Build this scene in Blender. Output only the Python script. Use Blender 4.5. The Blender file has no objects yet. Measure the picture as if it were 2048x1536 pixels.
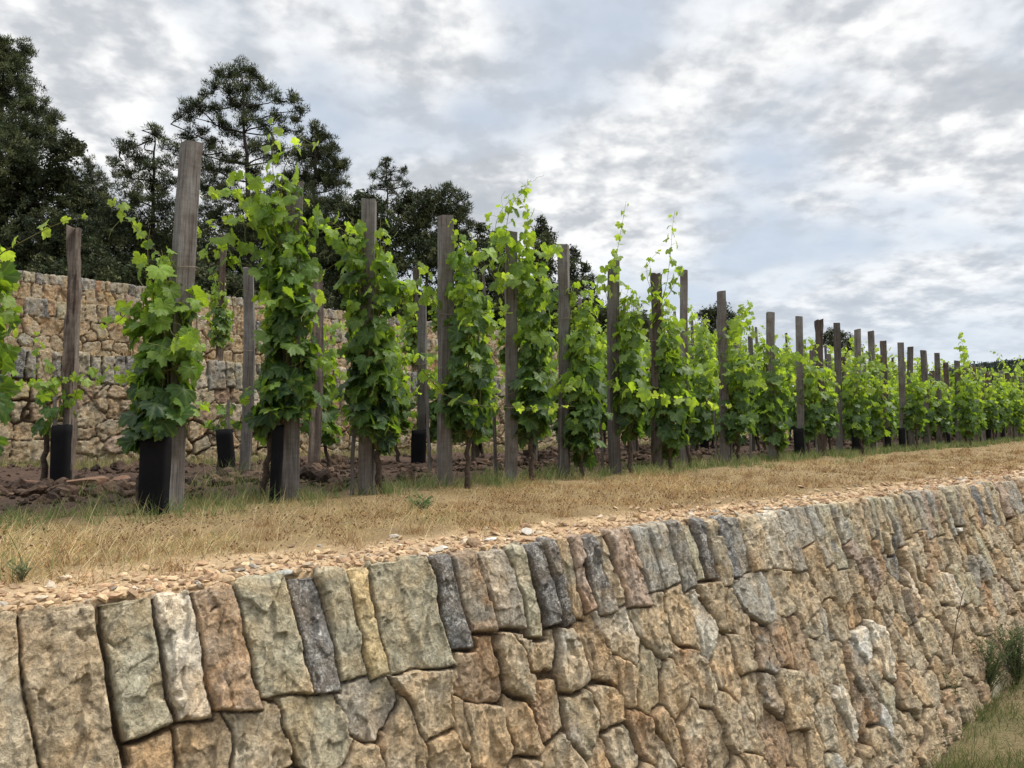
import bpy, math, random
import numpy as np
from mathutils import Vector, Matrix
S = bpy.context.scene
COL = S.collection
R = math.radians
# ------------------------------------------------------------------ camera, sky, sun
EYE = 0.44; F = 1479.0; PITCH = R(2.94)
cam_d = bpy.data.cameras.new('camera'); cam = bpy.data.objects.new('camera', cam_d); COL.objects.link(cam)
cam_d.sensor_width = 36; cam_d.lens = 26.0; cam_d.clip_start = 0.05; cam_d.clip_end = 3000
cam.location = (0, 0, EYE); cam.rotation_euler = (R(90) + PITCH, 0, 0)
S.camera = cam
S.view_settings.view_transform = 'Standard'; S.view_settings.look = 'None'
S.view_settings.exposure = 0.28; S.view_settings.gamma = 1.0; S.view_settings.use_curve_mapping = False
S.cycles.max_bounces = 8; S.cycles.transparent_max_bounces = 8

SUNV = Vector((0.55, 0.20, 0.80)).normalized()
sun_d = bpy.data.lights.new('sun', 'SUN'); sun_d.energy = 2.7; sun_d.angle = R(14); sun_d.color = (1.0, 0.95, 0.86)
sun = bpy.data.objects.new('sun', sun_d); COL.objects.link(sun)
sun.rotation_euler = SUNV.to_track_quat('Z', 'Y').to_euler()

world = bpy.data.worlds.new('World'); S.world = world; world.use_nodes = True
def build_sky():
    nt = world.node_tree; nt.nodes.clear(); N = nt.nodes.new; L = nt.links.new
    def math_(op, a, b=None, c=None):
        n = N('ShaderNodeMath'); n.operation = op
        for i, v in enumerate((a, b, c)):
            if v is None: continue
            if isinstance(v, (int, float)): n.inputs[i].default_value = v
            else: L(v, n.inputs[i])
        return n.outputs[0]
    def noise(vec, scale, detail, rough=0.55, dist=0.0):
        n = N('ShaderNodeTexNoise'); n.inputs['Scale'].default_value = scale; n.inputs['Detail'].default_value = detail
        n.inputs['Roughness'].default_value = rough; n.inputs['Distortion'].default_value = dist
        L(vec, n.inputs['Vector']); return n.outputs['Fac']
    def ramp(f, stops):
        n = N('ShaderNodeValToRGB'); L(f, n.inputs[0]); e = n.color_ramp.elements
        while len(e) < len(stops): e.new(0.5)
        for i, (p, c) in enumerate(stops): e[i].position = p; e[i].color = (*c, 1)
        return n.outputs[0]
    out = N('ShaderNodeOutputWorld'); bg = N('ShaderNodeBackground'); L(bg.outputs[0], out.inputs[0])
    tc = N('ShaderNodeTexCoord'); sp = N('ShaderNodeSeparateXYZ'); L(tc.outputs['Generated'], sp.inputs[0])
    z = math_('MAXIMUM', sp.outputs[2], 0.0); zz = math_('ADD', z, 0.27)
    cb = N('ShaderNodeCombineXYZ')
    L(math_('DIVIDE', sp.outputs[0], zz), cb.inputs[0]); L(math_('DIVIDE', sp.outputs[1], zz), cb.inputs[1])
    mp = N('ShaderNodeMapping'); mp.inputs['Location'].default_value = (3.4, 1.3, 0); L(cb.outputs[0], mp.inputs[0]); v = mp.outputs[0]
    sky = N('ShaderNodeTexSky'); sky.sky_type = 'NISHITA'; sky.sun_disc = False
    sky.sun_elevation = math.asin(SUNV.z); sky.sun_rotation = math.atan2(SUNV.x, SUNV.y)
    sc = N('ShaderNodeVectorMath'); sc.operation = 'SCALE'; L(sky.outputs[0], sc.inputs[0]); sc.inputs['Scale'].default_value = 0.085
    bl = N('ShaderNodeMix'); bl.data_type = 'RGBA'; bl.inputs[0].default_value = 0.72
    L(sc.outputs[0], bl.inputs[6]); bl.inputs[7].default_value = (0.58, 0.64, 0.72, 1)
    n1 = noise(v, 1.7, 2, 0.5, 0.0); n2 = noise(v, 8.5, 3, 0.5, 0.0); n3 = noise(v, 20.0, 4, 0.55, 0.1)
    d = math_('ADD', math_('ADD', math_('MULTIPLY', n1, 0.30), math_('MULTIPLY', n2, 0.46)), math_('MULTIPLY', n3, 0.24))
    # density -> thin edges bright white, thick bellies grey
    shade = ramp(d, [(0.42, (0.90, 0.90, 0.89)), (0.465, (0.78, 0.785, 0.79)), (0.505, (0.64, 0.655, 0.675)), (0.555, (0.50, 0.525, 0.56)), (0.64, (0.43, 0.46, 0.50))])
    nb = noise(v, 2.1, 3, 0.5); cover = ramp(math_('ADD', math_('MULTIPLY', nb, 0.75), math_('MULTIPLY', d, 0.25)), [(0.38, (0.1, 0.1, 0.1)), (0.52, (1, 1, 1))])
    mx = N('ShaderNodeMix'); mx.data_type = 'RGBA'; L(cover, mx.inputs[0]); L(bl.outputs[2], mx.inputs[6]); L(shade, mx.inputs[7])
    # low sky: thin veil
    hz = ramp(z, [(0.0, (1, 1, 1)), (0.08, (0.65, 0.65, 0.65)), (0.25, (0, 0, 0))])
    m2 = N('ShaderNodeMix'); m2.data_type = 'RGBA'; L(math_('MULTIPLY', hz, 0.75), m2.inputs[0]); L(mx.outputs[2], m2.inputs[6])
    m2.inputs[7].default_value = (0.50, 0.585, 0.69, 1)
    # an overcast sky is brightest overhead
    up = N('ShaderNodeMapRange'); up.inputs['From Min'].default_value = 0.50; up.inputs['From Max'].default_value = 0.95
    up.inputs['To Min'].default_value = 1.0; up.inputs['To Max'].default_value = 3.0; L(sp.outputs[2], up.inputs[0])
    L(m2.outputs[2], bg.inputs[0]); L(up.outputs[0], bg.inputs[1])
build_sky()

# ------------------------------------------------------------------ helpers
def cam_ray(px, py):
    u = (px - 1024) / F; v = (768 - py) / F
    cp, sp_ = math.cos(PITCH), math.sin(PITCH)
    return Vector((u, cp - v * sp_, sp_ + v * cp))
def at(px, py, y):                      # point seen at px,py at distance y in front
    r = cam_ray(px, py); k = y / r.y
    return Vector((r.x * k, y, EYE + r.z * k))
def on_ground(px, py, z=0.0):
    r = cam_ray(px, py); k = (z - EYE) / r.z
    return Vector((r.x * k, r.y * k, z))
SL = 1.0145
def on_row(px, c):                      # column px meets the line y = c + SL x
    u = (px - 1024) / F; y = c / (1 - SL * u)
    return Vector((u * y, y, 0))
DROW = Vector((1, SL, 0)).normalized(); NROW = Vector((SL, -1, 0)).normalized()   # NROW points to the camera side

def hsh(ix, iy, seed):
    h = (ix.astype(np.int64) * 374761393 + iy.astype(np.int64) * 668265263 + seed * 974634777) & 0xFFFFFFFF
    h = ((h ^ (h >> 13)) * 1274126177) & 0xFFFFFFFF
    h = ((h ^ (h >> 16)) * 2246822519) & 0xFFFFFFFF
    return ((h ^ (h >> 15)) & 0xFFFFFF) / 16777216.0
def vnoise(x, y, seed=0):
    x = np.asarray(x, float); y = np.asarray(y, float)
    ix = np.floor(x); iy = np.floor(y); fx = x - ix; fy = y - iy
    fx = fx * fx * (3 - 2 * fx); fy = fy * fy * (3 - 2 * fy)
    a = hsh(ix, iy, seed); b = hsh(ix + 1, iy, seed); c = hsh(ix, iy + 1, seed); d = hsh(ix + 1, iy + 1, seed)
    return (a + (b - a) * fx) * (1 - fy) + (c + (d - c) * fx) * fy
def fbm(x, y, oct=4, seed=0, gain=0.5):
    s = 0; a = 1; t = 0
    for o in range(oct):
        s = s + a * (vnoise(x * 2 ** o + 17.3 * o, y * 2 ** o - 9.1 * o, seed + o) - 0.5); t += a; a *= gain
    return s / t * 2                     # about -1..1
def facets(x, y, seed):                  # broken planes: each cell its own tilted facet
    ix = np.floor(x); iy = np.floor(y)
    best = np.full(x.shape, 9.0); val = np.zeros(x.shape)
    for dx in (-1, 0, 1):
        for dy in (-1, 0, 1):
            cx = ix + dx; cy = iy + dy
            sx = cx + hsh(cx, cy, seed); sy = cy + hsh(cx, cy, seed + 1)
            d = (x - sx) ** 2 + (y - sy) ** 2
            v = (hsh(cx, cy, seed + 2) - .5) + (x - sx) * (hsh(cx, cy, seed + 3) - .5) * 1.6 + (y - sy) * (hsh(cx, cy, seed + 4) - .5) * 1.6
            m = d < best; best = np.where(m, d, best); val = np.where(m, v, val)
    return val

def mesh_np(name, verts, faces, mats=(), attrs=None, smooth=True, midx=None):
    """verts (n,3); faces: list of (k, m) index arrays (each array one polygon size)"""
    if not isinstance(faces, (list, tuple)): faces = [faces]
    me = bpy.data.meshes.new(name)
    verts = np.ascontiguousarray(verts, np.float32)
    loops = np.concatenate([f.ravel() for f in faces]).astype(np.int32)
    tot = np.concatenate([np.full(len(f), f.shape[1]) for f in faces]).astype(np.int32)
    st = np.concatenate([[0], np.cumsum(tot)[:-1]]).astype(np.int32)
    me.vertices.add(len(verts)); me.vertices.foreach_set('co', verts.ravel())
    me.loops.add(len(loops)); me.loops.foreach_set('vertex_index', loops)
    me.polygons.add(len(tot)); me.polygons.foreach_set('loop_start', st); me.polygons.foreach_set('loop_total', tot)
    me.polygons.foreach_set('use_smooth', np.full(len(tot), smooth))
    if midx is not None: me.polygons.foreach_set('material_index', np.asarray(midx, np.int32))
    me.update(calc_edges=True)
    for k, v in (attrs or {}).items():
        v = np.asarray(v, np.float32)
        if v.ndim == 2:
            a = me.attributes.new(k, 'FLOAT_COLOR', 'POINT')
            if v.shape[1] == 3: v = np.concatenate([v, np.ones((len(v), 1), np.float32)], 1)
            a.data.foreach_set('color', v.ravel())
        else:
            a = me.attributes.new(k, 'FLOAT', 'POINT'); a.data.foreach_set('value', v)
    for m in mats: me.materials.append(m)
    return me
def link(name, me, parent=None, loc=None):
    o = bpy.data.objects.new(name, me); COL.objects.link(o)
    if parent is not None: o.parent = parent
    if loc is not None: o.location = loc
    return o
def tag(o, label=None, cat=None, group=None, kind=None):
    if label: o['label'] = label
    if cat: o['category'] = cat
    if group: o['group'] = group
    if kind: o['kind'] = kind
    return o
def thing(name, label, cat, loc=(0, 0, 0), group=None):
    o = bpy.data.objects.new(name, None); COL.objects.link(o); o.location = loc; o.empty_display_size = 0.1
    return tag(o, label, cat, group)
def grid_faces(nr, nc):
    i = np.arange((nr - 1) * (nc - 1)); r = i // (nc - 1); c = i % (nc - 1); a = r * nc + c
    return np.stack([a, a + 1, a + nc + 1, a + nc], 1)

class Buf:                                # collects pieces of one mesh
    def __init__(s): s.v = []; s.f3 = []; s.f4 = []; s.c = []; s.n = 0
    def add(s, v, f3=None, f4=None, c=None):
        v = np.asarray(v, float)
        if f3 is not None and len(f3): s.f3.append(np.asarray(f3) + s.n)
        if f4 is not None and len(f4): s.f4.append(np.asarray(f4) + s.n)
        s.v.append(v); s.n += len(v)
        if c is not None:
            c = np.asarray(c, float); s.c.append(np.tile(c, (len(v), 1)) if c.ndim == 1 else c)
    def mesh(s, name, mats, smooth=True, attrs=None):
        f = []
        if s.f3: f.append(np.concatenate(s.f3))
        if s.f4: f.append(np.concatenate(s.f4))
        at_ = dict(attrs or {})
        if s.c: at_['col'] = np.concatenate(s.c)
        return mesh_np(name, np.concatenate(s.v), f, mats, at_, smooth)
def tube(buf, pts, rad, n=6, c=None, cap=True):
    pts = [Vector(p) for p in pts]; m = len(pts)
    if isinstance(rad, (int, float)): rad = [rad] * m
    V = []; prev = None
    for i, p in enumerate(pts):
        t = (pts[min(i + 1, m - 1)] - pts[max(i - 1, 0)]).normalized()
        if t.length < 1e-6: t = Vector((0, 0, 1))
        if prev is None: prev = t.orthogonal().normalized()
        a = (prev - t * prev.dot(t)).normalized(); prev = a; b = t.cross(a)
        for k in range(n):
            w = 2 * math.pi * k / n
            V.append(p + (a * math.cos(w) + b * math.sin(w)) * rad[i])
    f = []
    for i in range(m - 1):
        for k in range(n):
            f.append((i * n + k, i * n + (k + 1) % n, (i + 1) * n + (k + 1) % n, (i + 1) * n + k))
    f3 = []
    if cap:
        V.append(pts[0]); V.append(pts[-1])
        for k in range(n):
            f3.append((m * n, (k + 1) % n, k)); f3.append((m * n + 1, (m - 1) * n + k, (m - 1) * n + (k + 1) % n))
    buf.add([tuple(v) for v in V], f3, f, c)

# ------------------------------------------------------------------ materials
class Mat:
    def __init__(s, name):
        s.m = bpy.data.materials.new(name); s.m.use_nodes = True; s.nt = s.m.node_tree
        s.b = s.nt.nodes['Principled BSDF']; s.out = s.nt.nodes['Material Output']
    def N(s, t, **kw):
        n = s.nt.nodes.new('ShaderNode' + t)
        for k, v in kw.items(): setattr(n, k, v)
        return n
    def L(s, a, b): s.nt.links.new(a, b)
    def set(s, sock, v):
        if isinstance(v, (int, float)): sock.default_value = v
        elif isinstance(v, tuple): sock.default_value = (*v, 1) if len(v) == 3 and sock.type == 'RGBA' else v
        else: s.L(v, sock)
    def attr(s, name, what='Color'): return s.N('Attribute', attribute_name=name).outputs[what]
    def coord(s, scale=(1, 1, 1), kind='Object', loc=None):
        t = s.N('TexCoord').outputs[kind]; m = s.N('Mapping'); m.inputs['Scale'].default_value = scale
        if loc is not None: s.L(loc, m.inputs['Location'])
        s.L(t, m.inputs[0]); return m.outputs[0]
    def noise(s, vec, scale, detail=4, rough=0.55, dist=0.0):
        n = s.N('TexNoise'); s.L(vec, n.inputs['Vector']); n.inputs['Scale'].default_value = scale
        n.inputs['Detail'].default_value = detail; n.inputs['Roughness'].default_value = rough; n.inputs['Distortion'].default_value = dist
        return n.outputs['Fac']
    def ramp(s, f, stops):
        n = s.N('ValToRGB'); s.L(f, n.inputs[0]); e = n.color_ramp.elements
        while len(e) < len(stops): e.new(0.5)
        for i, (p, c) in enumerate(stops):
            if isinstance(c, (int, float)): c = (c, c, c)
            e[i].position = p; e[i].color = (*c, 1)
        return n.outputs[0]
    def mix(s, f, a, b, bt='MIX'):
        n = s.N('Mix', data_type='RGBA', blend_type=bt); s.set(n.inputs[0], f); s.set(n.inputs[6], a); s.set(n.inputs[7], b); return n.outputs[2]
    def math(s, op, a, b=0.0):
        n = s.N('Math', operation=op); s.set(n.inputs[0], a); s.set(n.inputs[1], b); return n.outputs[0]
    def bump(s, h, strength=0.5, dist=0.01, normal=None):
        n = s.N('Bump'); n.inputs['Strength'].default_value = strength; n.inputs['Distance'].default_value = dist
        s.L(h, n.inputs['Height'])
        if normal is not None: s.L(normal, n.inputs['Normal'])
        return n.outputs[0]
    def fin(s, col=None, rough=0.85, normal=None, spec=0.3):
        if col is not None: s.set(s.b.inputs['Base Color'], col)
        s.set(s.b.inputs['Roughness'], rough); s.b.inputs['Specular IOR Level'].default_value = spec
        if normal is not None: s.L(normal, s.b.inputs['Normal'])
        return s.m

def m_stone(name):
    a = Mat(name); c = a.coord()
    n1 = a.noise(c, 22, 6, 0.62, 0.3); n2 = a.noise(c, 90, 5, 0.65); n3 = a.noise(c, 7, 4, 0.5, 0.8)
    col = a.attr('col')
    v = a.ramp(n1, [(0.30, 0.84), (0.48, 1.0), (0.70, 1.14)])
    col = a.mix(1.0, col, v, 'MULTIPLY')
    v2 = a.ramp(n2, [(0.3, 0.66), (0.5, 1.0), (0.72, 1.35)])
    col = a.mix(0.9, col, v2, 'MULTIPLY')
    warm = a.ramp(n3, [(0.42, (1, 1, 1)), (0.62, (1.12, 0.98, 0.82))]); col = a.mix(0.8, col, warm, 'MULTIPLY')
    # white mineral / lichen flecks on the stones that have them
    vo = a.N('TexVoronoi'); a.L(c, vo.inputs['Vector']); vo.inputs['Scale'].default_value = 70; vo.inputs['Randomness'].default_value = 1
    fl = a.math('MULTIPLY', a.ramp(a.math('ADD', a.math('MULTIPLY', a.noise(c, 130, 4, 0.75), 0.6), a.math('MULTIPLY', a.noise(c, 16, 3, 0.6), 0.4)), [(0.50, 0.0), (0.60, 0.75)]), a.attr('fleck', 'Fac'))
    col = a.mix(fl, col, (0.62, 0.60, 0.55))
    nw = a.noise(c, 34, 8, 0.68, 0.4); chip = a.ramp(nw, [(0.40, 0.0), (0.46, 0.35), (0.50, 0.42), (0.53, 0.75), (0.60, 0.85), (0.63, 1.0)])
    col = a.mix(1.0, col, a.ramp(nw, [(0.36, 0.66), (0.47, 0.98), (0.56, 1.06), (0.66, 1.28)]), 'MULTIPLY')
    b = a.bump(n1, 0.25, 0.010); b = a.bump(chip, 0.9, 0.007, b); b = a.bump(n2, 0.8, 0.005, b)
    return a.fin(col, 0.9, b, 0.2)
def m_attr(name, rough=0.9, nscale=30, amp=(0.75, 1.25), bump=0.4, bd=0.01, spec=0.2):
    a = Mat(name); c = a.coord(); n = a.noise(c, nscale, 5, 0.6)
    col = a.mix(1.0, a.attr('col'), a.ramp(n, [(0.3, amp[0]), (0.7, amp[1])]), 'MULTIPLY')
    return a.fin(col, rough, a.bump(n, bump, bd) if bump else None, spec)
def m_leaf(name, trans=0.48, rough=0.5):
    a = Mat(name); col = a.attr('col')
    geo = a.N('NewGeometry'); c = a.coord()
    n = a.noise(c, 35, 3, 0.6); col = a.mix(1.0, col, a.ramp(n, [(0.3, 0.8), (0.7, 1.18)]), 'MULTIPLY')
    vein = a.math('MULTIPLY', a.math('POWER', a.attr('vein', 'Fac'), 5.0), 0.35)
    col = a.mix(vein, col, (0.30, 0.36, 0.10))
    under = a.mix(0.45, col, (0.14, 0.19, 0.085)); colf = a.mix(geo.outputs['Backfacing'], col, under)
    a.fin(colf, rough, a.bump(n, 0.35, 0.01), 0.35)
    tr = a.N('BsdfTranslucent'); a.L(a.mix(1.0, col, (2.15, 2.0, 0.62), 'MULTIPLY'), tr.inputs[0])
    ms = a.N('MixShader'); ms.inputs[0].default_value = trans
    a.L(a.b.outputs[0], ms.inputs[1]); a.L(tr.outputs[0], ms.inputs[2]); a.L(ms.outputs[0], a.out.inputs[0])
    return a.m
def m_blade(name, trans=0.3):
    a = Mat(name); col = a.attr('col'); a.fin(col, 0.75, None, 0.2)
    tr = a.N('BsdfTranslucent'); a.L(col, tr.inputs[0]); ms = a.N('MixShader'); ms.inputs[0].default_value = trans
    a.L(a.b.outputs[0], ms.inputs[1]); a.L(tr.outputs[0], ms.inputs[2]); a.L(ms.outputs[0], a.out.inputs[0])
    return a.m
def m_wood(name, c1, c2, c3):
    a = Mat(name); oi = a.N('ObjectInfo')
    off = a.N('CombineXYZ'); a.L(a.math('MULTIPLY', oi.outputs['Random'], 37.0), off.inputs[0]); a.L(a.math('MULTIPLY', oi.outputs['Random'], 11.0), off.inputs[2])
    c = a.coord((1, 1, 0.045), loc=off.outputs[0]); c2_ = a.coord((1, 1, 0.3), loc=off.outputs[0]); c3_ = a.coord(loc=off.outputs[0])
    n1 = a.noise(c, 95, 6, 0.6, 0.2); n2 = a.noise(c2_, 14, 4, 0.6); n3 = a.noise(c3_, 5, 4, 0.6, 0.5)
    ch = a.coord((0.2, 0.2, 1), loc=off.outputs[0]); n4 = a.noise(ch, 60, 3, 0.7)
    col = a.mix(a.ramp(n3, [(0.35, 0), (0.65, 1)]), c1, c2)
    col = a.mix(a.ramp(n2, [(0.45, 0), (0.75, 0.8)]), col, c3)
    col = a.mix(1.0, col, a.ramp(n1, [(0.30, 0.45), (0.45, 0.95), (0.7, 1.25)]), 'MULTIPLY')
    col = a.mix(0.35, col, a.ramp(n4, [(0.35, 0.6), (0.6, 1.1)]), 'MULTIPLY')
    tone = a.N('MapRange'); a.L(oi.outputs['Random'], tone.inputs[0]); tone.inputs['To Min'].default_value = 0.75; tone.inputs['To Max'].default_value = 1.4
    col = a.mix(1.0, col, tone.outputs[0], 'MULTIPLY')
    b = a.bump(n1, 0.8, 0.006); b = a.bump(n4, 0.3, 0.004, b)
    return a.fin(col, 0.88, b, 0.2)
M_STONE = m_stone('stone')
M_GROUND = m_attr('ground_dirt', 0.95, 60, (0.65, 1.3), 0.7, 0.02)
M_SOIL = m_attr('clods_earth', 0.95, 45, (0.55, 1.4), 0.8, 0.02)
M_ROCK = m_attr('gravel_stone', 0.9, 80, (0.75, 1.25), 0.4, 0.004)
M_VLEAF = m_leaf('vine_leaf'); M_CANE = m_attr('vine_cane', 0.7, 80, (0.8, 1.2), 0.2, 0.003)
M_BARK = m_attr('vine_bark', 0.9, 60, (0.5, 1.4), 0.8, 0.008)
M_DRY = m_blade('dry_grass_blade', 0.3); M_GREEN = m_blade('green_grass_blade', 0.35)
M_POST = m_wood('weathered_wood', (0.150, 0.134, 0.122), (0.098, 0.080, 0.067), (0.215, 0.206, 0.195))
M_ROUGH = m_wood('split_wood', (0.12, 0.095, 0.078), (0.075, 0.052, 0.04), (0.20, 0.17, 0.14))
M_TREEBARK = m_attr('tree_bark', 0.95, 12, (0.6, 1.3), 0.8, 0.03)
M_NEEDLE = m_blade('tree_foliage', 0.15)
def m_guard():
    a = Mat('black_mesh_plastic'); c = a.coord()
    w1 = a.N('TexWave', wave_type='BANDS', bands_direction='Z'); a.L(c, w1.inputs[0]); w1.inputs['Scale'].default_value = 110
    w2 = a.N('TexWave', wave_type='BANDS', bands_direction='DIAGONAL'); a.L(c, w2.inputs[0]); w2.inputs['Scale'].default_value = 110
    n = a.noise(c, 9, 3)
    f = a.math('MULTIPLY', w1.outputs[0], w2.outputs[0])
    col = a.mix(f, (0.004, 0.004, 0.005), (0.012, 0.011, 0.013)); col = a.mix(a.ramp(n, [(0.4, 0), (0.8, 0.4)]), col, (0.022, 0.019, 0.018))
    return a.fin(col, 0.8, a.bump(f, 0.5, 0.002), 0.12)
M_GUARD = m_guard()
def m_plain(name, col, rough=0.8):
    a = Mat(name); c = a.coord(); n = a.noise(c, 20, 3); return a.fin(a.mix(1.0, col, a.ramp(n, [(0.3, 0.8), (0.7, 1.2)]), 'MULTIPLY'), rough)
M_TIE = m_plain('tie_string', (0.23, 0.19, 0.14))

# ------------------------------------------------------------------ dry stone walls
WD = Vector((5.24, 4.15, 0)).normalized(); WN = Vector((WD.y, -WD.x, 0)); WA = Vector((-1.18, 1.71, 0))
def wall_s(px):     # distance along the front wall's top edge seen in column px
    u = (px - 1024) / F; r = Vector((u, 1, 0)); den = r.dot(WN); k = WA.dot(WN) / den
    return (r * k - WA).dot(WD)
TAN = (0.455, 0.36, 0.238); TAN2 = (0.49, 0.41, 0.29); GRN = (0.43, 0.385, 0.272); GREY = (0.36, 0.332, 0.275); DARK = (0.178, 0.172, 0.163)
CREAM = (0.66, 0.59, 0.47); PINK = (0.42, 0.315, 0.235); OCH = (0.52, 0.42, 0.245); RUST = (0.40, 0.255, 0.165); BRN = (0.40, 0.29, 0.19)
PAL = {'tan': (TAN, TAN2, 0.1), 'tan2': (TAN2, BRN, 0.1), 'grn': (GRN, TAN2, 0.12), 'grey': (GREY, GRN, 0.45), 'dark': (DARK, GREY, 0.95),
       'cream': (CREAM, TAN2, 0.25), 'pink': (PINK, TAN, 0.35), 'och': (OCH, TAN, 0.0), 'rust': (RUST, PINK, 0.1), 'brn': (BRN, GREY, 0.3), 'white': ((0.66, 0.62, 0.54), CREAM, 0.0)}
KEYS = list(PAL)
def stone_grid(s_arr, t_arr, caps, H, seed, body_w, body_h, body_mix, slant, back=0.26, amp=1.0, gapk=1.0, special=(), relief=1.0):
    """returns P(s,t) displacement h, colour, fleck on the grid (rows = t)"""
    rs = np.random.RandomState(seed)
    Sg, Tg = np.meshgrid(s_arr, t_arr)
    sl = slant(Sg); Tp = np.maximum(Tg, 0)
    wx = fbm(Sg * 5, Tg * 5, 3, seed + 1) * 0.016 + fbm(Sg * 22, Tg * 16, 3, seed + 5) * 0.007
    wy = fbm(Sg * 5 + 40, Tg * 5, 3, seed + 2) * 0.02 + fbm(Sg * 22 + 9, Tg * 22, 3, seed + 6) * 0.006
    X = Sg - sl * Tp + wx; Y = Tg + wy
    bnd = np.array([c[0] for c in caps] + [caps[-1][0] + caps[-1][1]]); hb = np.array([c[2] for c in caps]); ncap = len(caps)
    ci = np.clip(np.searchsorted(bnd, X) - 1, 0, ncap - 1)
    l = bnd[ci]; r = bnd[ci + 1]; hbi = hb[ci]; rise = (X - (l + r) / 2) * (hsh(ci, ci * 0, seed + 9) - .5) * 0.5
    hbi = hbi + rise
    iscap = Y < hbi
    dl = X - l; dr = r - X
    dcap = np.minimum(np.minimum(dl, dr), hbi - Y)
    hl = hb[np.maximum(ci - 1, 0)]; hr = hb[np.minimum(ci + 1, ncap - 1)]
    dbody = Y - hbi
    dbody = np.where(Y < hr, np.minimum(dbody, dr), dbody); dbody = np.where(Y < hl, np.minimum(dbody, dl), dbody)
    # body sites: jittered courses
    sites = []
    y = 0.32 + body_h * 0.35; row = 0
    while y < H + body_h:
        x = s_arr[0] - 0.5 + rs.rand() * body_w
        while x < s_arr[-1] + 0.5:
            w = body_w * (0.62 + 0.9 * rs.rand()); sites.append((x + w / 2, y + (rs.rand() - .5) * body_h * 0.75, rs.rand()))
            if rs.rand() < 0.16: sites.append((x + w * 0.95, y + body_h * (rs.rand() - .5), -1))
            x += w
        y += body_h * (0.8 + 0.4 * rs.rand()); row += 1
    for (sx, sy, k) in special: sites.append((sx, sy, 5 + k))
    sites = np.array(sites); ns = len(sites)
    wgt = np.where(sites[:, 2] < 0, -0.035, np.where(sites[:, 2] >= 5, -0.01, (sites[:, 2] - 0.5) * 0.05))
    rot = (rs.rand(ns) - .5) * 0.8
    ids = np.zeros(X.shape, int); F1 = np.full(X.shape, 9.0); F2 = np.full(X.shape, 9.0)
    Xb = Sg - sl * Tp + wx * 2.0; Yb = Tg + wy * 1.6
    nb = max(1, len(s_arr) // 60)
    for cols in np.array_split(np.arange(len(s_arr)), nb):
        x = Xb[:, cols]; yv = Yb[:, cols]
        near = np.where((sites[:, 0] > x.min() - 0.75) & (sites[:, 0] < x.max() + 0.75))[0]
        f1 = F1[:, cols]; f2 = F2[:, cols]; idc = ids[:, cols]
        for j in near:
            dx = x - sites[j, 0]; dy = yv - sites[j, 1]
            cr, sr = math.cos(rot[j]), math.sin(rot[j])
            a = np.abs(dx * cr + dy * sr) / (body_w * 4.2); b = np.abs(-dx * sr + dy * cr) / (body_h * 4.2)
            d = ((a ** 2.7 + b ** 2.7) ** (1 / 2.7)) * (body_w + body_h) * 2.1 - wgt[j]
            m = d < f1; f2 = np.where(m, f1, np.minimum(f2, d)); f1 = np.where(m, d, f1); idc = np.where(m, j, idc)
        F1[:, cols] = f1; F2[:, cols] = f2; ids[:, cols] = idc
    dvor = (F2 - F1) * 0.5
    dist = np.where(iscap, dcap, np.minimum(dvor, dbody))
    sid = np.where(iscap, ci, ncap + ids)
    nst = ncap + ns
    # per stone properties
    off = (rs.rand(nst) - .5) * 0.022 * amp; off[ncap:] += (rs.rand(ns) - .5) * 0.024
    gx = (rs.rand(nst) - .5) * 0.16; gy = (rs.rand(nst) - .5) * 0.14
    cx = np.concatenate([(bnd[:-1] + bnd[1:]) / 2, sites[:, 0]]); cy = np.concatenate([hb / 2, sites[:, 1]])
    topo = (rs.rand(nst) - .5) * 0.035
    pick = []
    names, probs = body_mix
    for i in range(nst):
        if i < ncap: pick.append(KEYS.index(caps[i][3]))
        elif sites[i - ncap, 2] >= 5: pick.append(KEYS.index('white'))
        else: pick.append(KEYS.index(names[rs.choice(len(names), p=probs)]))
    pick = np.array(pick)
    c1 = np.array([PAL[k][0] for k in KEYS])[pick]; c2 = np.array([PAL[k][1] for k in KEYS])[pick]; fk = np.array([PAL[k][2] for k in KEYS])[pick]
    br = 0.88 + 0.22 * rs.rand(nst)
    gap = (0.0003 + 0.009 * np.clip(fbm(Sg * 3.5 + 5, Tg * 3.5, 2, seed + 20) + 0.02, 0, 1)) * gapk
    g = np.clip((dist - gap) / (0.011 + 0.008 * fbm(Sg * 9, Tg * 9, 2, seed + 21)), 0, 1)
    prof = np.sqrt(np.clip(1 - (1 - g) ** 2, 0, 1))
    deep = np.clip((gap + 0.004 - dist) / 0.008, 0, 1)
    bigness = np.clip(dist / 0.12, 0, 1)
    sx = hsh(sid, sid * 0 + 3, seed + 31) * 50
    qx = X + 0.3 * Y + fbm(X * 14, Y * 9, 3, seed + 33) * 0.02; qy = Y + fbm(X * 14 + 8, Y * 9, 3, seed + 34) * 0.02
    rgh = facets(qx * 11 + sx, qy * 5 + sx, seed + 40) * 0.019 + facets(qx * 30 + sx, qy * 15 + sx, seed + 50) * 0.0125 + facets(qx * 62 + sx, qy * 38 + sx, seed + 55) * 0.0035
    rgh = rgh + fbm(X * 12 + sx, Y * 8 + sx, 5, seed + 60, 0.62) * 0.006 - np.abs(fbm(qx * 34 + sx, qy * 16, 3, seed + 70)) * 0.005
    kk = np.where(np.isin(pick, [KEYS.index(k) for k in ('tan', 'pink', 'brn', 'tan2', 'cream')]), 1.0, 0.65)[sid]
    pits = np.clip(fbm(X * 38 + sx, Y * 24 + sx, 3, seed + 80, 0.6) - 0.22, 0, 1) * 0.024 * (kk > 0.9)
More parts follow.
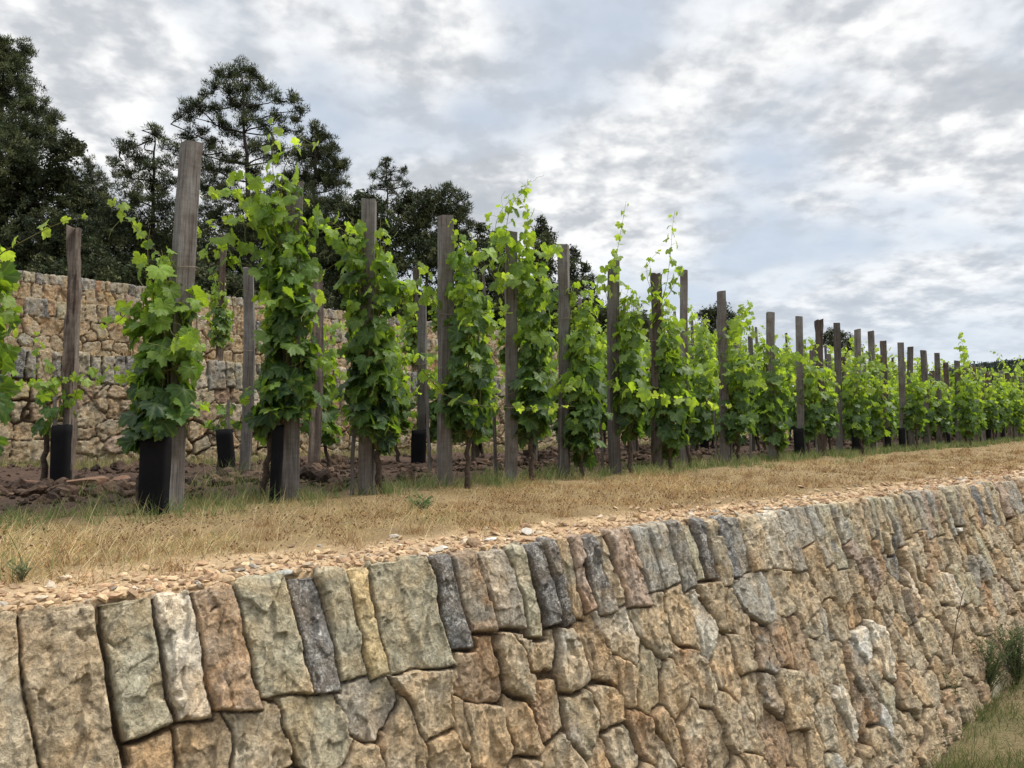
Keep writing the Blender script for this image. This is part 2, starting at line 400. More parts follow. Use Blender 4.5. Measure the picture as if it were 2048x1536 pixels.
    h = -0.021 * (1 - prof) * relief - 0.034 * deep * relief + off[sid] + gx[sid] * (X - cx[sid]) * prof + gy[sid] * (Y - cy[sid]) * prof + (rgh * amp - pits) * (0.35 + 0.65 * prof) * (0.6 + 0.5 * kk) + 0.003 * bigness
    pat = fbm(X * 6 + sx, Y * 3.5 + sx, 4, seed + 90, 0.6) + (hsh(sid, sid * 0 + 7, seed + 91) - .62)
    pm = np.clip(pat * 6, 0, 1)[..., None] * 0.85
    col = c1[sid] * (1 - pm) + c2[sid] * pm
    stain = np.clip(fbm(X * 3 + sx, Y * 2 + sx, 4, seed + 95) * 3, 0, 1)[..., None]
    col = col * (1 - 0.35 * stain) + col * np.array([1.0, 0.80, 0.62]) * 0.35 * stain
    col = col * br[sid][..., None]
    dirt = np.clip(deep + (1 - prof) * 0.25, 0, 1)[..., None] * 0.8
    col = col * (1 - dirt) + np.array([0.17, 0.115, 0.07]) * dirt
    return Sg, Tg, h, topo[sid] * 0.6, col, np.clip(fk[sid] * (1 - pm[..., 0] * 0.4) * prof, 0, 1)

def build_wall(name, A, D, Nn, s_arr, t_arr, caps, H, batter, seed, ztop, body_w=0.2, body_h=0.22, body_mix=None, slant=None, amp=1.0, gapk=1.0, special=(), relief=1.0, label='', part_names=('coping_stones', 'wall_face'), tint=1.0):
    Sg, Tg, h, tp, col, fk = stone_grid(s_arr, t_arr, caps, H, seed, body_w, body_h, body_mix, slant or (lambda s: s * 0), amp=amp, gapk=gapk, special=special, relief=relief)
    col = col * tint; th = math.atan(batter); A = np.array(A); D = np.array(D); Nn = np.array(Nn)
    Tp = np.maximum(Tg, 0); Tm = np.minimum(Tg, 0)
    z0 = ztop(Sg) if callable(ztop) else ztop
    P = A + Sg[..., None] * D + Nn * (Tp * math.sin(th) + Tm)[..., None]
    P[..., 2] += z0 - Tp * math.cos(th)
    w = np.clip((Tg + 0.012) / 0.03, 0, 1)[..., None]
    nf = Nn * math.cos(th) + np.array([0, 0, math.sin(th)])
    up = np.array([0, 0, 1.0])
    rnd = np.clip(1 - np.abs(Tg) / 0.03, 0, 1) ** 2 * 0.010
    P = P + nf * ((h - rnd)[..., None] * (0.25 + 0.75 * w)) * (Tg > -0.06)[..., None] + up * ((np.clip(h, -0.02, 1) * 0.6)[..., None] * (1 - w)) + up * (tp * np.clip(1 - Tp / 0.15, 0, 1))[..., None]
    P[..., 2] -= np.clip((-Tg - 0.06) / 0.04, 0, 1) * 0.035
    nr, nc = Sg.shape
    k = int(np.searchsorted(t_arr, 0.33))
    root = thing(name, label, 'wall', tuple(A))
    for nm, a, b in ((part_names[0], 0, k + 1), (part_names[1], k, nr)):
        V = (P[a:b] - A).reshape(-1, 3)
        me = mesh_np(nm, V, grid_faces(b - a, nc)[:, ::-1], (M_STONE,), {'col': col[a:b].reshape(-1, 3), 'fleck': fk[a:b].ravel()})
        link(nm, me, root)
    return root
def auto_caps(s0, s1, rs, wmin, wmax, hmin, hmax, names, probs):
    out = []; s = s0
    while s < s1:
        w = wmin + (wmax - wmin) * rs.rand() ** 1.6; out.append((s, w, hmin + (hmax - hmin) * rs.rand(), names[rs.choice(len(names), p=probs)])); s += w
    return out
def nonuni(s0, s1, f):
    out = [s0]
    while out[-1] < s1: out.append(out[-1] + f(out[-1]))
    return np.array(out)

# front wall: the nearest coping stones one by one, then random ones
cp = [(-260, .34, 'tan'), (-90, .36, 'grn'), (45, .40, 'tan'), (212, .335, 'grn'), (310, .33, 'cream'), (388, .325, 'brn'), (476, .32, 'grn'), (580, .335, 'dark'), (640, .32, 'grn'),
      (696, .33, 'och'), (738, .345, 'grn'), (862, .31, 'dark'), (905, .27, 'brn'), (956, .28, 'grey'), (1018, .325, 'grn'), (1052, .30, 'dark'), (1086, .315, 'dark'), (1112, .30, 'grn'), (1138, .28, 'pink'),
      (1160, .30, 'dark'), (1190, .28, 'cream'), (1213, .295, 'pink'), (1263, .25, 'dark'), (1295, .24, 'grey'), (1332, .27, 'dark'), (1358, .25, 'grn'), (1382, .26, 'dark'), (1404, .30, 'tan2'), (1428, .27, 'dark'),
      (1448, .26, 'dark'), (1474, .27, 'tan2'), (1510, 0, '')]
caps = []
caps_s = [wall_s(c[0]) for c in cp]
for i in range(len(cp) - 1): caps.append((caps_s[i], caps_s[i + 1] - caps_s[i], cp[i][1], cp[i][2]))
rs0 = np.random.RandomState(4)
caps += auto_caps(caps_s[-1], 14, rs0, 0.06, 0.17, 0.2, 0.34, ['dark', 'grey', 'grn', 'tan2', 'tan', 'pink', 'och', 'cream'], [.15, .27, .18, .16, .13, .05, .03, .03])
def wz(s): return -0.0 + 0 * s
sA = nonuni(-0.95, 11.5, lambda s: 0.0034 if s < 2.2 else 0.0034 * (1 + (s - 2.2) * 0.6))
tA = np.concatenate([np.arange(-0.26, -0.05, 0.012), np.arange(-0.05, 1.75, 0.0038)])
sp = []
def wall_pt(px, py, b=0.28):            # (s,t) on the front wall face seen at px,py
    r = cam_ray(px, py); n = Vector((WN.x, WN.y, 0)); # n.(r k - A) = b * (-z)
    k = (WA.dot(n) + b * -EYE * 1.0) / (r.dot(n) + b * r.z); p = Vector((r.x * k, r.y * k, EYE + r.z * k))
    return (p - WA).dot(WD), -p.z / math.cos(math.atan(b))
for px, py in ((1828, 1170), (1725, 1292), (1762, 1440), (1908, 1035)): s_, t_ = wall_pt(px, py); sp.append((s_, t_, 1))
front = build_wall('dry_stone_wall', WA, WD, WN, sA, tA, caps, 1.75, 0.28, 11, wz, 0.138, 0.225,
    (['tan', 'tan2', 'grn', 'grey', 'pink', 'brn', 'dark', 'cream', 'rust'], [.46, .33, .05, .015, .06, .055, .005, .02, .005]),
    slant=lambda s: 0.13 - 0.10 * np.clip((s - 1) / 3, 0, 1), special=sp, gapk=1.35, relief=1.08, amp=0.85,
    label='leaning dry stone retaining wall across the foreground, with upright slabs along its top')

# three stepped walls behind the vines, all parallel to the rows
TIERS = [(11.07, 0.0, 1.09, 'lowest of the three stepped tan stone walls behind the vines, standing on the vine soil'),
         (14.6, 1.09, 1.92, 'middle one of the three stepped tan stone walls behind the vines'),
         (18.1, 1.92, 2.66, 'topmost stepped stone wall behind the vines, right below the dark trees')]
D3 = np.array(DROW); N3 = np.array(NROW)
for i, (c, z0, z1, lb) in enumerate(TIERS):
    A = on_row(-140, c); rs1 = np.random.RandomState(30 + i)
    LEN = (26, 18, 12)[i]; st = (0.0105, 0.0125, 0.014)[i]; Ht = z1 - z0 + 0.15
    cps = auto_caps(-1, LEN + 1, rs1, (0.07, 0.07, 0.06)[i], (0.20, 0.19, 0.13)[i], (0.25, .19, .14)[i], (0.32, .26, .2)[i], ['grey', 'grn', 'dark', 'tan2', 'tan', 'rust', 'cream'], [.40, .16, .24, .07, .05, .06, .02] if i != 1 else [.14, .12, .14, .20, .34, .03, .03])
    cps = [(s, w, h, k) for s, w, h, k in cps]
    sB = nonuni(0, LEN, lambda s: st * (1 + max(0, s - 5) * 0.22)); tB = np.concatenate([np.arange(-0.25, 0, 0.04), np.arange(0, Ht, st)])
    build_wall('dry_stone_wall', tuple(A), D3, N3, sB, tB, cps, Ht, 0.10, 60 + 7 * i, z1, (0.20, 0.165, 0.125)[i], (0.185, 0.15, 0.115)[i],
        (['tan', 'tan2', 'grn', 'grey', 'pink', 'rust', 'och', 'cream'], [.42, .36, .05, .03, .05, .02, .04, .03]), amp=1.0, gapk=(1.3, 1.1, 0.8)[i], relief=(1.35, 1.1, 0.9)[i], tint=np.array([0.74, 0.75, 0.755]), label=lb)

# ------------------------------------------------------------------ ground
DIRT = np.array([0.44, 0.31, 0.18]); SOIL = np.array([0.070, 0.043, 0.030]); STRAW = np.array([0.42, 0.295, 0.145])
NW = np.array(WN); AW = np.array(WA); DW = np.array(WD)
def wall_dist(x, y): return -((x - AW[0]) * NW[0] + (y - AW[1]) * NW[1])     # metres behind the front wall's edge
def row_perp(x, y, c=5.468): return ((y - c) - SL * x) / math.hypot(1, SL)      # metres behind the front row
def terr_z(x, y):
    wd = wall_dist(x, y); rp = row_perp(x, y)
    soil = np.clip((rp - 0.15) / 0.25, 0, 1) * np.clip((3.6 - rp) / 0.4, 0, 1)
    z = fbm(x * 1.3, y * 1.3, 3, 201) * 0.02 + fbm(x * 7, y * 7, 3, 202) * 0.014
    z = z + soil * (0.02 + 0.05 * np.abs(fbm(x * 4, y * 4, 4, 203)) + 0.05 * np.clip(fbm(x * 1.2 + 3, y * 1.2, 2, 204), 0, 1))
    z = z * np.clip(wd / 0.35, 0.25, 1) - 0.004
    return z
def terrace():
    s = nonuni(-2.5, 60, lambda q: 0.03 if q < 7 else 0.03 * (1 + (q - 7) * 0.4)); w = np.concatenate([np.array([0.035]), nonuni(0.045, 6, lambda q: 0.03), nonuni(6.1, 40, lambda q: 0.4)])
    Sg, Wg = np.meshgrid(s, w)
    x = AW[0] + DW[0] * Sg - NW[0] * Wg; y = AW[1] + DW[1] * Sg - NW[1] * Wg
    keep = row_perp(x, y) < 4.15
    z = terr_z(x, y); z[0] -= 0.06; rp = row_perp(x, y)
    sm = np.clip((rp - 0.1 + 0.15 * fbm(x * 3, y * 3, 3, 210)) / 0.2, 0, 1)[..., None] * np.clip((3.55 - rp) / 0.3, 0, 1)[..., None]
    gm = np.clip((wall_dist(x, y) - 0.30 + 0.15 * fbm(x * 2, y * 2, 3, 211)) / 0.15, 0, 1)[..., None]
    col = DIRT * (1 - gm) + STRAW * 0.55 * gm; col = col * (1 - sm) + SOIL * sm
    col = col * (1 + 0.25 * fbm(x * 9, y * 9, 3, 212))[..., None]
    f = grid_faces(*Sg.shape); kf = keep.ravel()[f].all(1)
    me = mesh_np('terrace_ground', np.stack([x, y, z], -1).reshape(-1, 3), f[kf], (M_GROUND,), {'col': col.reshape(-1, 3)})
    tag(link('terrace_ground', me), kind='structure')
terrace()
# upper steps of ground behind each stepped wall, then the wooded slope
def strip(name, c0, c1, z, col, z_end=None):
    s = np.linspace(-6, 60, 120); w = np.linspace(0, 1, 14)
    a0 = on_row(-140, c0); Sg, Wg = np.meshgrid(s, w); per = (c1 - c0) / math.hypot(1, SL)
    x = a0.x + D3[0] * Sg - N3[0] * (Wg * per + 0.1); y = a0.y + D3[1] * Sg - N3[1] * (Wg * per + 0.1)
    zz = z - 0.01 + fbm(x, y, 3, 220) * 0.03 * np.clip(Wg * 10, 0, 1) + ((z_end - z) * Wg if z_end else 0)
    c = np.array(col) * (1 + 0.3 * fbm(x * 3, y * 3, 3, 221))[..., None]
    tag(link(name, mesh_np(name, np.stack([x, y, zz], -1).reshape(-1, 3), grid_faces(*Sg.shape), (M_GROUND,), {'col': c.reshape(-1, 3)})), kind='structure')
strip('upper_terrace_ground', 11.07, 14.6, 1.09, (0.30, 0.21, 0.12))
strip('upper_terrace_ground', 14.6, 18.1, 1.92, (0.30, 0.21, 0.12))
strip('wooded_slope_ground', 18.1, 60, 2.66, (0.06, 0.05, 0.03), 5.0)
def lower_z(x, y):
    wd = wall_dist(x, y); s = (x - AW[0]) * DW[0] + (y - AW[1]) * DW[1]
    z = -1.50 + 0.115 * np.clip(s - 2.4, 0, 5) + 0.06 * np.clip(-wd - 0.35, 0, 2) * 0.4
    return z + fbm(x * 1.1, y * 1.1, 3, 230) * 0.04 + fbm(x * 6, y * 6, 2, 231) * 0.012
def lower():
    s = np.concatenate([-nonuni(3, 900, lambda q: q * 0.25)[::-1], nonuni(-2.9, 12, lambda q: 0.06), nonuni(12.5, 1200, lambda q: 0.4 + (q - 12) * 0.2)])
    w = np.concatenate([-nonuni(8.5, 900, lambda q: q * 0.25)[::-1], np.arange(-8, 0.2, 0.06), np.array([1.0, 20, 200, 900])])
    Sg, Wg = np.meshgrid(s, w)
    x = AW[0] + DW[0] * Sg - NW[0] * Wg; y = AW[1] + DW[1] * Sg - NW[1] * Wg
    z = lower_z(x, y)
    g = np.clip(fbm(x * 3, y * 3, 4, 232) + 0.5, 0, 1)[..., None]
    c = np.array([0.10, 0.10, 0.04]) * g + np.array([0.20, 0.15, 0.08]) * (1 - g)
    tag(link('lower_ground', mesh_np('lower_ground', np.stack([x, y, z], -1).reshape(-1, 3), grid_faces(*Sg.shape), (M_GROUND,), {'col': c.reshape(-1, 3)})), kind='structure')
lower()
# far hill at the right
def hill():
    n, m = 120, 30
    a = np.linspace(R(8), R(60), n); r = np.linspace(300, 520, m); Ag, Rg = np.meshgrid(a, r)
    top = 15 + 20 * np.clip((Ag - R(24)) / R(11), 0, 1) + 3 * fbm(Ag * 20, Ag * 0, 3, 240)
    z = -2 + top * np.sin((Rg - 300) / 220 * math.pi * 0.5)
    x = np.sin(Ag) * Rg; y = np.cos(Ag) * Rg
    c = np.tile(np.array([0.03, 0.04, 0.025]), (n * m, 1))
    tag(link('far_hill', mesh_np('far_hill', np.stack([x, y, z], -1).reshape(-1, 3), grid_faces(m, n), (M_GROUND,), {'col': c})), kind='structure')
    rs = np.random.RandomState(77); N = 2600
    aa = R(8) + rs.rand(N) * R(52); rr = 380 + rs.rand(N) * 140
    tt = 15 + 20 * np.clip((aa - R(24)) / R(11), 0, 1) + 3 * fbm(aa * 20, aa * 0, 3, 240)
    zz = -2 + tt * np.sin((rr - 300) / 220 * math.pi * 0.5)
    C = np.stack([np.sin(aa) * rr, np.cos(aa) * rr, zz + 1.0], 1); rad = 2.0 + rs.rand(N) * 2.2
    K = 90; d = rs.randn(N, K, 3); d /= np.linalg.norm(d, axis=2, keepdims=True); d[..., 2] = np.abs(d[..., 2]) * 1.15
    p = C[:, None] + d * (rad[:, None, None] * (0.75 + 0.35 * rs.rand(N, K, 1)))
    tri = rs.randn(N, K, 3, 3) * 0.55
    V = (p[:, :, None] + tri).reshape(-1, 3); f = np.arange(len(V)).reshape(-1, 3)
    col = np.repeat(np.array([0.036, 0.052, 0.040]) * (0.6 + 0.9 * rs.rand(N, 1)), K * 3, 0)
    tag(link('far_woodland', mesh_np('far_woodland', V, f, (M_NEEDLE,), {'col': col}, smooth=False)), 'dark woodland covering the far hill at the right', 'woodland', kind='stuff')
hill()

# ------------------------------------------------------------------ gravel, clods
def icos(sub=0):
    t = (1 + 5 ** .5) / 2
    V = np.array([(-1, t, 0), (1, t, 0), (-1, -t, 0), (1, -t, 0), (0, -1, t), (0, 1, t), (0, -1, -t), (0, 1, -t), (t, 0, -1), (t, 0, 1), (-t, 0, -1), (-t, 0, 1)], float); V /= np.linalg.norm(V[0])
    Fc = [(0, 11, 5), (0, 5, 1), (0, 1, 7), (0, 7, 10), (0, 10, 11), (1, 5, 9), (5, 11, 4), (11, 10, 2), (10, 7, 6), (7, 1, 8), (3, 9, 4), (3, 4, 2), (3, 2, 6), (3, 6, 8), (3, 8, 9), (4, 9, 5), (2, 4, 11), (6, 2, 10), (8, 6, 7), (9, 8, 1)]
    V = [tuple(v) for v in V]
    for _ in range(sub):
        cache = {}; nf = []
        def mid(a, b):
            k = (min(a, b), max(a, b))
            if k not in cache:
                m = (np.array(V[a]) + np.array(V[b])) / 2; m /= np.linalg.norm(m); V.append(tuple(m)); cache[k] = len(V) - 1
            return cache[k]
        for a, b, c in Fc:
            ab, bc, ca = mid(a, b), mid(b, c), mid(c, a); nf += [(a, ab, ca), (b, bc, ab), (c, ca, bc), (ab, bc, ca)]
        Fc = nf
    return np.array(V), np.array(Fc)
ICO0 = icos(0); ICO1 = icos(1); ICO2 = icos(2)
def rocks(P, size, rs, base, flat=0.55, jit=0.22, cols=None):
    V0, F0 = base; N = len(P); k = len(V0)
    V = V0[None] * (1 + rs.randn(N, k, 1) * jit) * size[:, None, None]
    sc = np.stack([0.8 + 0.6 * rs.rand(N), 0.7 + 0.4 * rs.rand(N), flat * (0.6 + 0.8 * rs.rand(N))], 1); V = V * sc[:, None]
    a = rs.rand(N) * 6.283; c, s = np.cos(a), np.sin(a)
    x = V[..., 0] * c[:, None] - V[..., 1] * s[:, None]; y = V[..., 0] * s[:, None] + V[..., 1] * c[:, None]
    ti = (rs.rand(N) - .5)[:, None] * 0.9
    V = np.stack([x, y, V[..., 2] + x * ti], -1) + P[:, None]
    f = (F0[None] + (np.arange(N) * k)[:, None, None]).reshape(-1, 3)
    return V.reshape(-1, 3), f, np.repeat(cols, k, 0)
rs = np.random.RandomState(5)
def sample_wall(n, smax, wfun, k=1.3):
    s = -1.2 + (smax + 1.2) * rs.rand(n) ** k; w = wfun(n, s)
    return AW[0] + DW[0] * s - NW[0] * w, AW[1] + DW[1] * s - NW[1] * w, s, w
n = 12500
x, y, s, w = sample_wall(n, 11, lambda n, s: 0.035 + np.abs(rs.randn(n)) * (0.14 + 0.012 * s), 1.5)
size = (0.0022 + 0.016 * rs.rand(n) ** 5) * (1 + np.clip(s, 0, 9) * 0.10)
gc = np.array([(0.45, 0.32, 0.19), (0.50, 0.36, 0.22), (0.38, 0.245, 0.145), (0.34, 0.30, 0.24), (0.50, 0.41, 0.30), (0.27, 0.18, 0.11)])[rs.choice(6, n, p=[.34, .18, .22, .06, .05, .15])] * (0.8 + 0.4 * rs.rand(n, 1))
z = terr_z(x, y) + size * 0.25
V, f, c = rocks(np.stack([x, y, z], 1), size, rs, ICO0, cols=gc)
tag(link('gravel', mesh_np('gravel', V, f, (M_ROCK,), {'col': c}, smooth=False)), 'small tan and ochre gravel along the top edge of the front wall', 'gravel', kind='stuff')
# reddish clods of turned soil under the vines
n = 12000
rp = np.abs(rs.rand(n)) ** 1.1 * 3.2 + 0.22; al = -3.2 + rs.rand(n) ** 1.7 * 24
b0 = on_row(345, 5.468)
x = b0.x + D3[0] * al - N3[0] * rp; y = b0.y + D3[1] * al - N3[1] * rp
clump = np.clip(0.35 + 1.3 * fbm(x * 1.6, y * 1.6, 2, 250), 0.15, 1.3)
size = (0.012 + 0.075 * rs.rand(n) ** 2.4) * clump
cc = np.array([(0.075, 0.047, 0.032), (0.048, 0.031, 0.023), (0.12, 0.078, 0.052), (0.09, 0.058, 0.040)])[rs.randint(0, 4, n)] * (0.7 + 0.6 * rs.rand(n, 1))
V, f, c = rocks(np.stack([x, y, terr_z(x, y) + size * 0.35], 1), size, rs, ICO1, 0.8, 0.16, cols=cc)
tag(link('soil_clods', mesh_np('soil_clods', V, f, (M_SOIL,), {'col': c}, smooth=False)), 'lumpy red brown clods of turned soil under the vine rows', 'soil', kind='stuff')
def big_rock(name, label, cat, p, size, flat, colr, seed, group=None):
    r_ = np.random.RandomState(seed); V0, F0 = ICO2
    nrm = r_.randn(16, 3); nrm /= np.linalg.norm(nrm, axis=1, keepdims=True); dd = 0.55 + 0.4 * r_.rand(16)
    V = V0.copy()
    for q in range(16):                          # knock flat facets off
        d = V @ nrm[q]; over = np.maximum(d - dd[q], 0); V = V - over[:, None] * nrm[q]
    V = V * (1 + 0.02 * r_.randn(len(V), 1)) * size * np.array([1.25, 0.9, flat])
    a = r_.rand() * 6.28; ca, sa = math.cos(a), math.sin(a); V = np.stack([V[:, 0] * ca - V[:, 1] * sa, V[:, 0] * sa + V[:, 1] * ca, V[:, 2]], 1)
    o = link(name, mesh_np(name, V, F0, (M_ROCK,), {'col': np.tile(np.array(colr), (len(V), 1))}, smooth=False), loc=(p.x, p.y, float(terr_z(np.array(p.x), np.array(p.y))) + size * flat * 0.5))
    tag(o, label, cat, group)
G1 = 'loose stones on the gravel edge'
for px, py, sz, fl, colr, lb in  ((1052, 1065, .035, .55, (.46, .42, .36), 'grey white flat stone at the top of the small heap on the gravel'), (985, 1078, .03, .35, (.58, .55, .50), 'pale flat chip left of the small stone heap'),
        (948, 1092, .03, .75, (.27, .18, .11), 'rounded dark brown stone right above the dark coping slab'), (1065, 1080, .028, .5, (.42, .29, .18), 'tan angular stone at the front of the small heap'),
        (885, 1096, .02, .4, (.48, .46, .42), 'small whitish chip left of the rounded brown stone'), (790, 1078, .02, .5, (.40, .36, .30), 'small grey stone lying at the edge of the dry grass'),
        (1095, 1072, .022, .5, (.45, .33, .2), 'small tan stone right of the stone heap'), (572, 1148, .025, .5, (.36, .35, .31), 'grey stone just above the dark speckled coping slab'),
        (405, 1162, .02, .5, (.2, .13, .08), 'small dark brown stone near the cream coping slab')):
    big_rock('stone', lb, 'stone', on_ground(px, py), sz, fl, colr, px, G1)
big_rock('soil_lump', 'large pale topped lump of red soil left of the widest black guard', 'soil lump', on_ground(175, 985), 0.12, 0.4, (0.17, 0.10, 0.065), 5)
big_rock('soil_lump', 'broken lump of red soil beside the foot of the first grey post', 'soil lump', on_ground(245, 975), 0.10, 0.4, (0.15, 0.085, 0.055), 6)
big_rock('soil_lump', 'dark lump of red soil at the left picture edge', 'soil lump', on_ground(60, 985), 0.11, 0.45, (0.12, 0.065, 0.04), 8)

# ------------------------------------------------------------------ grass
def blades(P, H, W, lean, az, cols, rs, seg=3, curl=0.6):
    """ribbon blades: P (n,3), heights, widths, lean (0 up .. 1 flat), azimuth; returns verts, faces, colours"""
    n = len(P); V = []; t = np.linspace(0, 1, seg + 1)
    d = np.stack([np.cos(az), np.sin(az), az * 0], 1); side = np.stack([-np.sin(az + 1.2), np.cos(az + 1.2), az * 0], 1)
    rows = []
    ang = np.arcsin(np.clip(lean, 0, 1)); pos = P.copy()
    for i in range(seg + 1):
        wv = (W * (1 - t[i] * 0.85))[:, None]
        if i == seg: rows.append(pos[:, None])
        else: rows.append(np.stack([pos - side * wv / 2, pos + side * wv / 2], 1))
        a = ang + curl * t[i] * (0.5 + lean); st = (H / seg)[:, None]
        pos = pos + st * (d * np.sin(a)[:, None] + np.array([0, 0, 1.0]) * np.cos(a)[:, None])
    V = np.concatenate(rows, 1); k = V.shape[1]
    q = np.array([(2 * i, 2 * i + 1, 2 * i + 3, 2 * i + 2) for i in range(seg - 1)]).reshape(-1, 4); tr = np.array([(2 * seg - 2, 2 * seg - 1, 2 * seg)])
    o = (np.arange(n) * k)[:, None, None]
    return V.reshape(-1, 3), (tr[None] + o).reshape(-1, 3), ((q[None] + o).reshape(-1, 4) if seg > 1 else None), np.repeat(cols, k, 0)
def dist_xy(x, y): return np.hypot(x, y)
def dry_grass():
    rs = np.random.RandomState(8); B = Buf()
    straw = np.array([(0.62, 0.455, 0.225), (0.52, 0.36, 0.165), (0.38, 0.25, 0.125), (0.76, 0.62, 0.39), (0.24, 0.15, 0.08), (0.30, 0.32, 0.13)])
    for (smax, n, sz) in ((5.0, 62000, 1.0), (10.0, 38000, 1.0), (28.0, 42000, 1.0)):
        s = -1.6 + (smax + 1.6) * rs.rand(n) ** (1.25 if smax > 6 else 1.0); 
        w0 = 0.19 + 0.012 * np.clip(s, 0, 8)
        x0 = AW[0] + DW[0] * s; y0 = AW[1] + DW[1] * s
        rp0 = -row_perp(x0, y0); wmax = rp0 / (-(NW[0] * -SL + NW[1]) / math.hypot(1, SL) * 1.0 + 1e-9)
        wmax = np.abs(wmax) + 0.25
        w = w0 + (wmax - w0) * rs.rand(n)
        x = x0 - NW[0] * w; y = y0 - NW[1] * w
        cl = fbm(x * 2.6, y * 2.6, 3, 260); keep = (rs.rand(n) < 0.62 + 1.3 * cl) & (w - w0 > 0.34 * (fbm(x * 3, y * 3, 3, 261) + 0.25) * 1.0)
        x, y, cl, w, w0_, s = x[keep], y[keep], cl[keep], w[keep], w0[keep], s[keep]; m = len(x); d = dist_xy(x, y)
        H = (0.024 + 0.055 * rs.rand(m) ** 1.5) * (0.75 + 1.2 * cl) * np.clip((w - w0_) / 0.25 + 0.35, 0.35, 1)
        W = np.maximum(0.0018 + 0.0024 * rs.rand(m) ** 2, d * 0.0006)
        lean = np.clip(rs.rand(m) ** 0.42 * 1.03, 0, 0.985); az = rs.rand(m) * 6.283
        g = fbm(x * 0.9 + 7, y * 0.9, 3, 262); rpv = row_perp(x, y)
        pg = np.clip(0.04 + 0.5 * np.clip(g, 0, 1) + np.clip((rpv + 0.8) / 0.8, 0, 1) * 0.5, 0, 0.8)
        ci = rs.choice(5, m, p=[.32, .28, .18, .12, .10]); c = straw[ci]
        grn = (rs.rand(m) < pg)[:, None]; c = np.where(grn, straw[5] * (0.7 + 0.6 * rs.rand(m, 1)), c) * (0.50 + 0.85 * rs.rand(m, 1)) * (0.9 + 0.6 * cl[:, None])
        bz = np.clip(fbm(x * 1.7 + 2, y * 1.7, 3, 265) * 1.6 + 0.45 * np.clip(1 - (w - w0_) / 0.5, 0, 1), 0, 1)[:, None]; c = c * (1 - bz) + c * np.array([0.66, 0.52, 0.44]) * bz
        v, f3, f4, cc = blades(np.stack([x, y, terr_z(x, y) - 0.002], 1), H, W, lean, az, c, rs, 3, 1.1)
        B.add(v, f3, f4, cc)
    # taller bent straws and stalks
    n = 3000; s = -1.4 + 12 * rs.rand(n) ** 1.4; x = AW[0] + DW[0] * s; y = AW[1] + DW[1] * s; w = 0.14 + rs.rand(n) ** 0.8 * (1.1 + 0.1 * s)
    x = x - NW[0] * w; y = y - NW[1] * w; k = row_perp(x, y) < 0.15; x, y = x[k], y[k]; n = len(x)
    v, f3, f4, cc = blades(np.stack([x, y, terr_z(x, y)], 1), 0.06 + 0.12 * rs.rand(n), np.full(n, 0.0026), rs.rand(n) ** 0.5 * 0.98, rs.rand(n) * 6.283, np.array([0.66, 0.53, 0.31]) * (0.7 + 0.5 * rs.rand(n, 1)), rs, 4, 0.4)
    B.add(v, f3, f4, cc)
    n = 420; s = -1.4 + 14 * rs.rand(n) ** 1.3; w = 0.2 + rs.rand(n) * (0.9 + 0.12 * s); x = AW[0] + DW[0] * s - NW[0] * w; y = AW[1] + DW[1] * s - NW[1] * w
    k = row_perp(x, y) < 0; x, y = x[k], y[k]; q = 46; x = np.repeat(x, q) + rs.randn(len(x) * q) * 0.03; y = np.repeat(y, q) + rs.randn(len(y) * q) * 0.03; n = len(x)
    cb = np.array([(0.30, 0.18, 0.08), (0.22, 0.125, 0.06), (0.42, 0.28, 0.13), (0.60, 0.45, 0.24)])[rs.choice(4, n, p=[.35, .3, .2, .15])] * (0.7 + 0.6 * rs.rand(n, 1))
    v, f3, f4, cc = blades(np.stack([x, y, terr_z(x, y)], 1), 0.03 + 0.06 * rs.rand(n), np.maximum(0.0022, 0.0006 * np.hypot(x, y)), rs.rand(n) ** 0.7 * 0.98, rs.rand(n) * 6.283, cb, rs, 3, 1.3)
    B.add(v, f3, f4, cc)
    # little brown seed heads
    n = 8000; s = -1.4 + 11 * rs.rand(n) ** 1.5; w = 0.24 + rs.rand(n) * 1.2; x = AW[0] + DW[0] * s - NW[0] * w; y = AW[1] + DW[1] * s - NW[1] * w
    k = (fbm(x * 3, y * 3, 2, 270) > -0.05) & (row_perp(x, y) < 0); x, y = x[k], y[k]; n = len(x)
    V, f, c = rocks(np.stack([x, y, terr_z(x, y) + 0.03 + 0.06 * rs.rand(n)], 1), 0.0016 + 0.0022 * rs.rand(n), rs, ICO0, 0.9, 0.3, cols=np.array([0.17, 0.085, 0.04]) * (0.7 + 0.7 * rs.rand(n, 1)))
    B.add(V, f, None, c)
    tag(link('dry_grass', B.mesh('dry_grass', (M_DRY,), smooth=False)), 'straw coloured dry grass on the strip between the wall and the vines', 'grass', kind='stuff')
dry_grass()
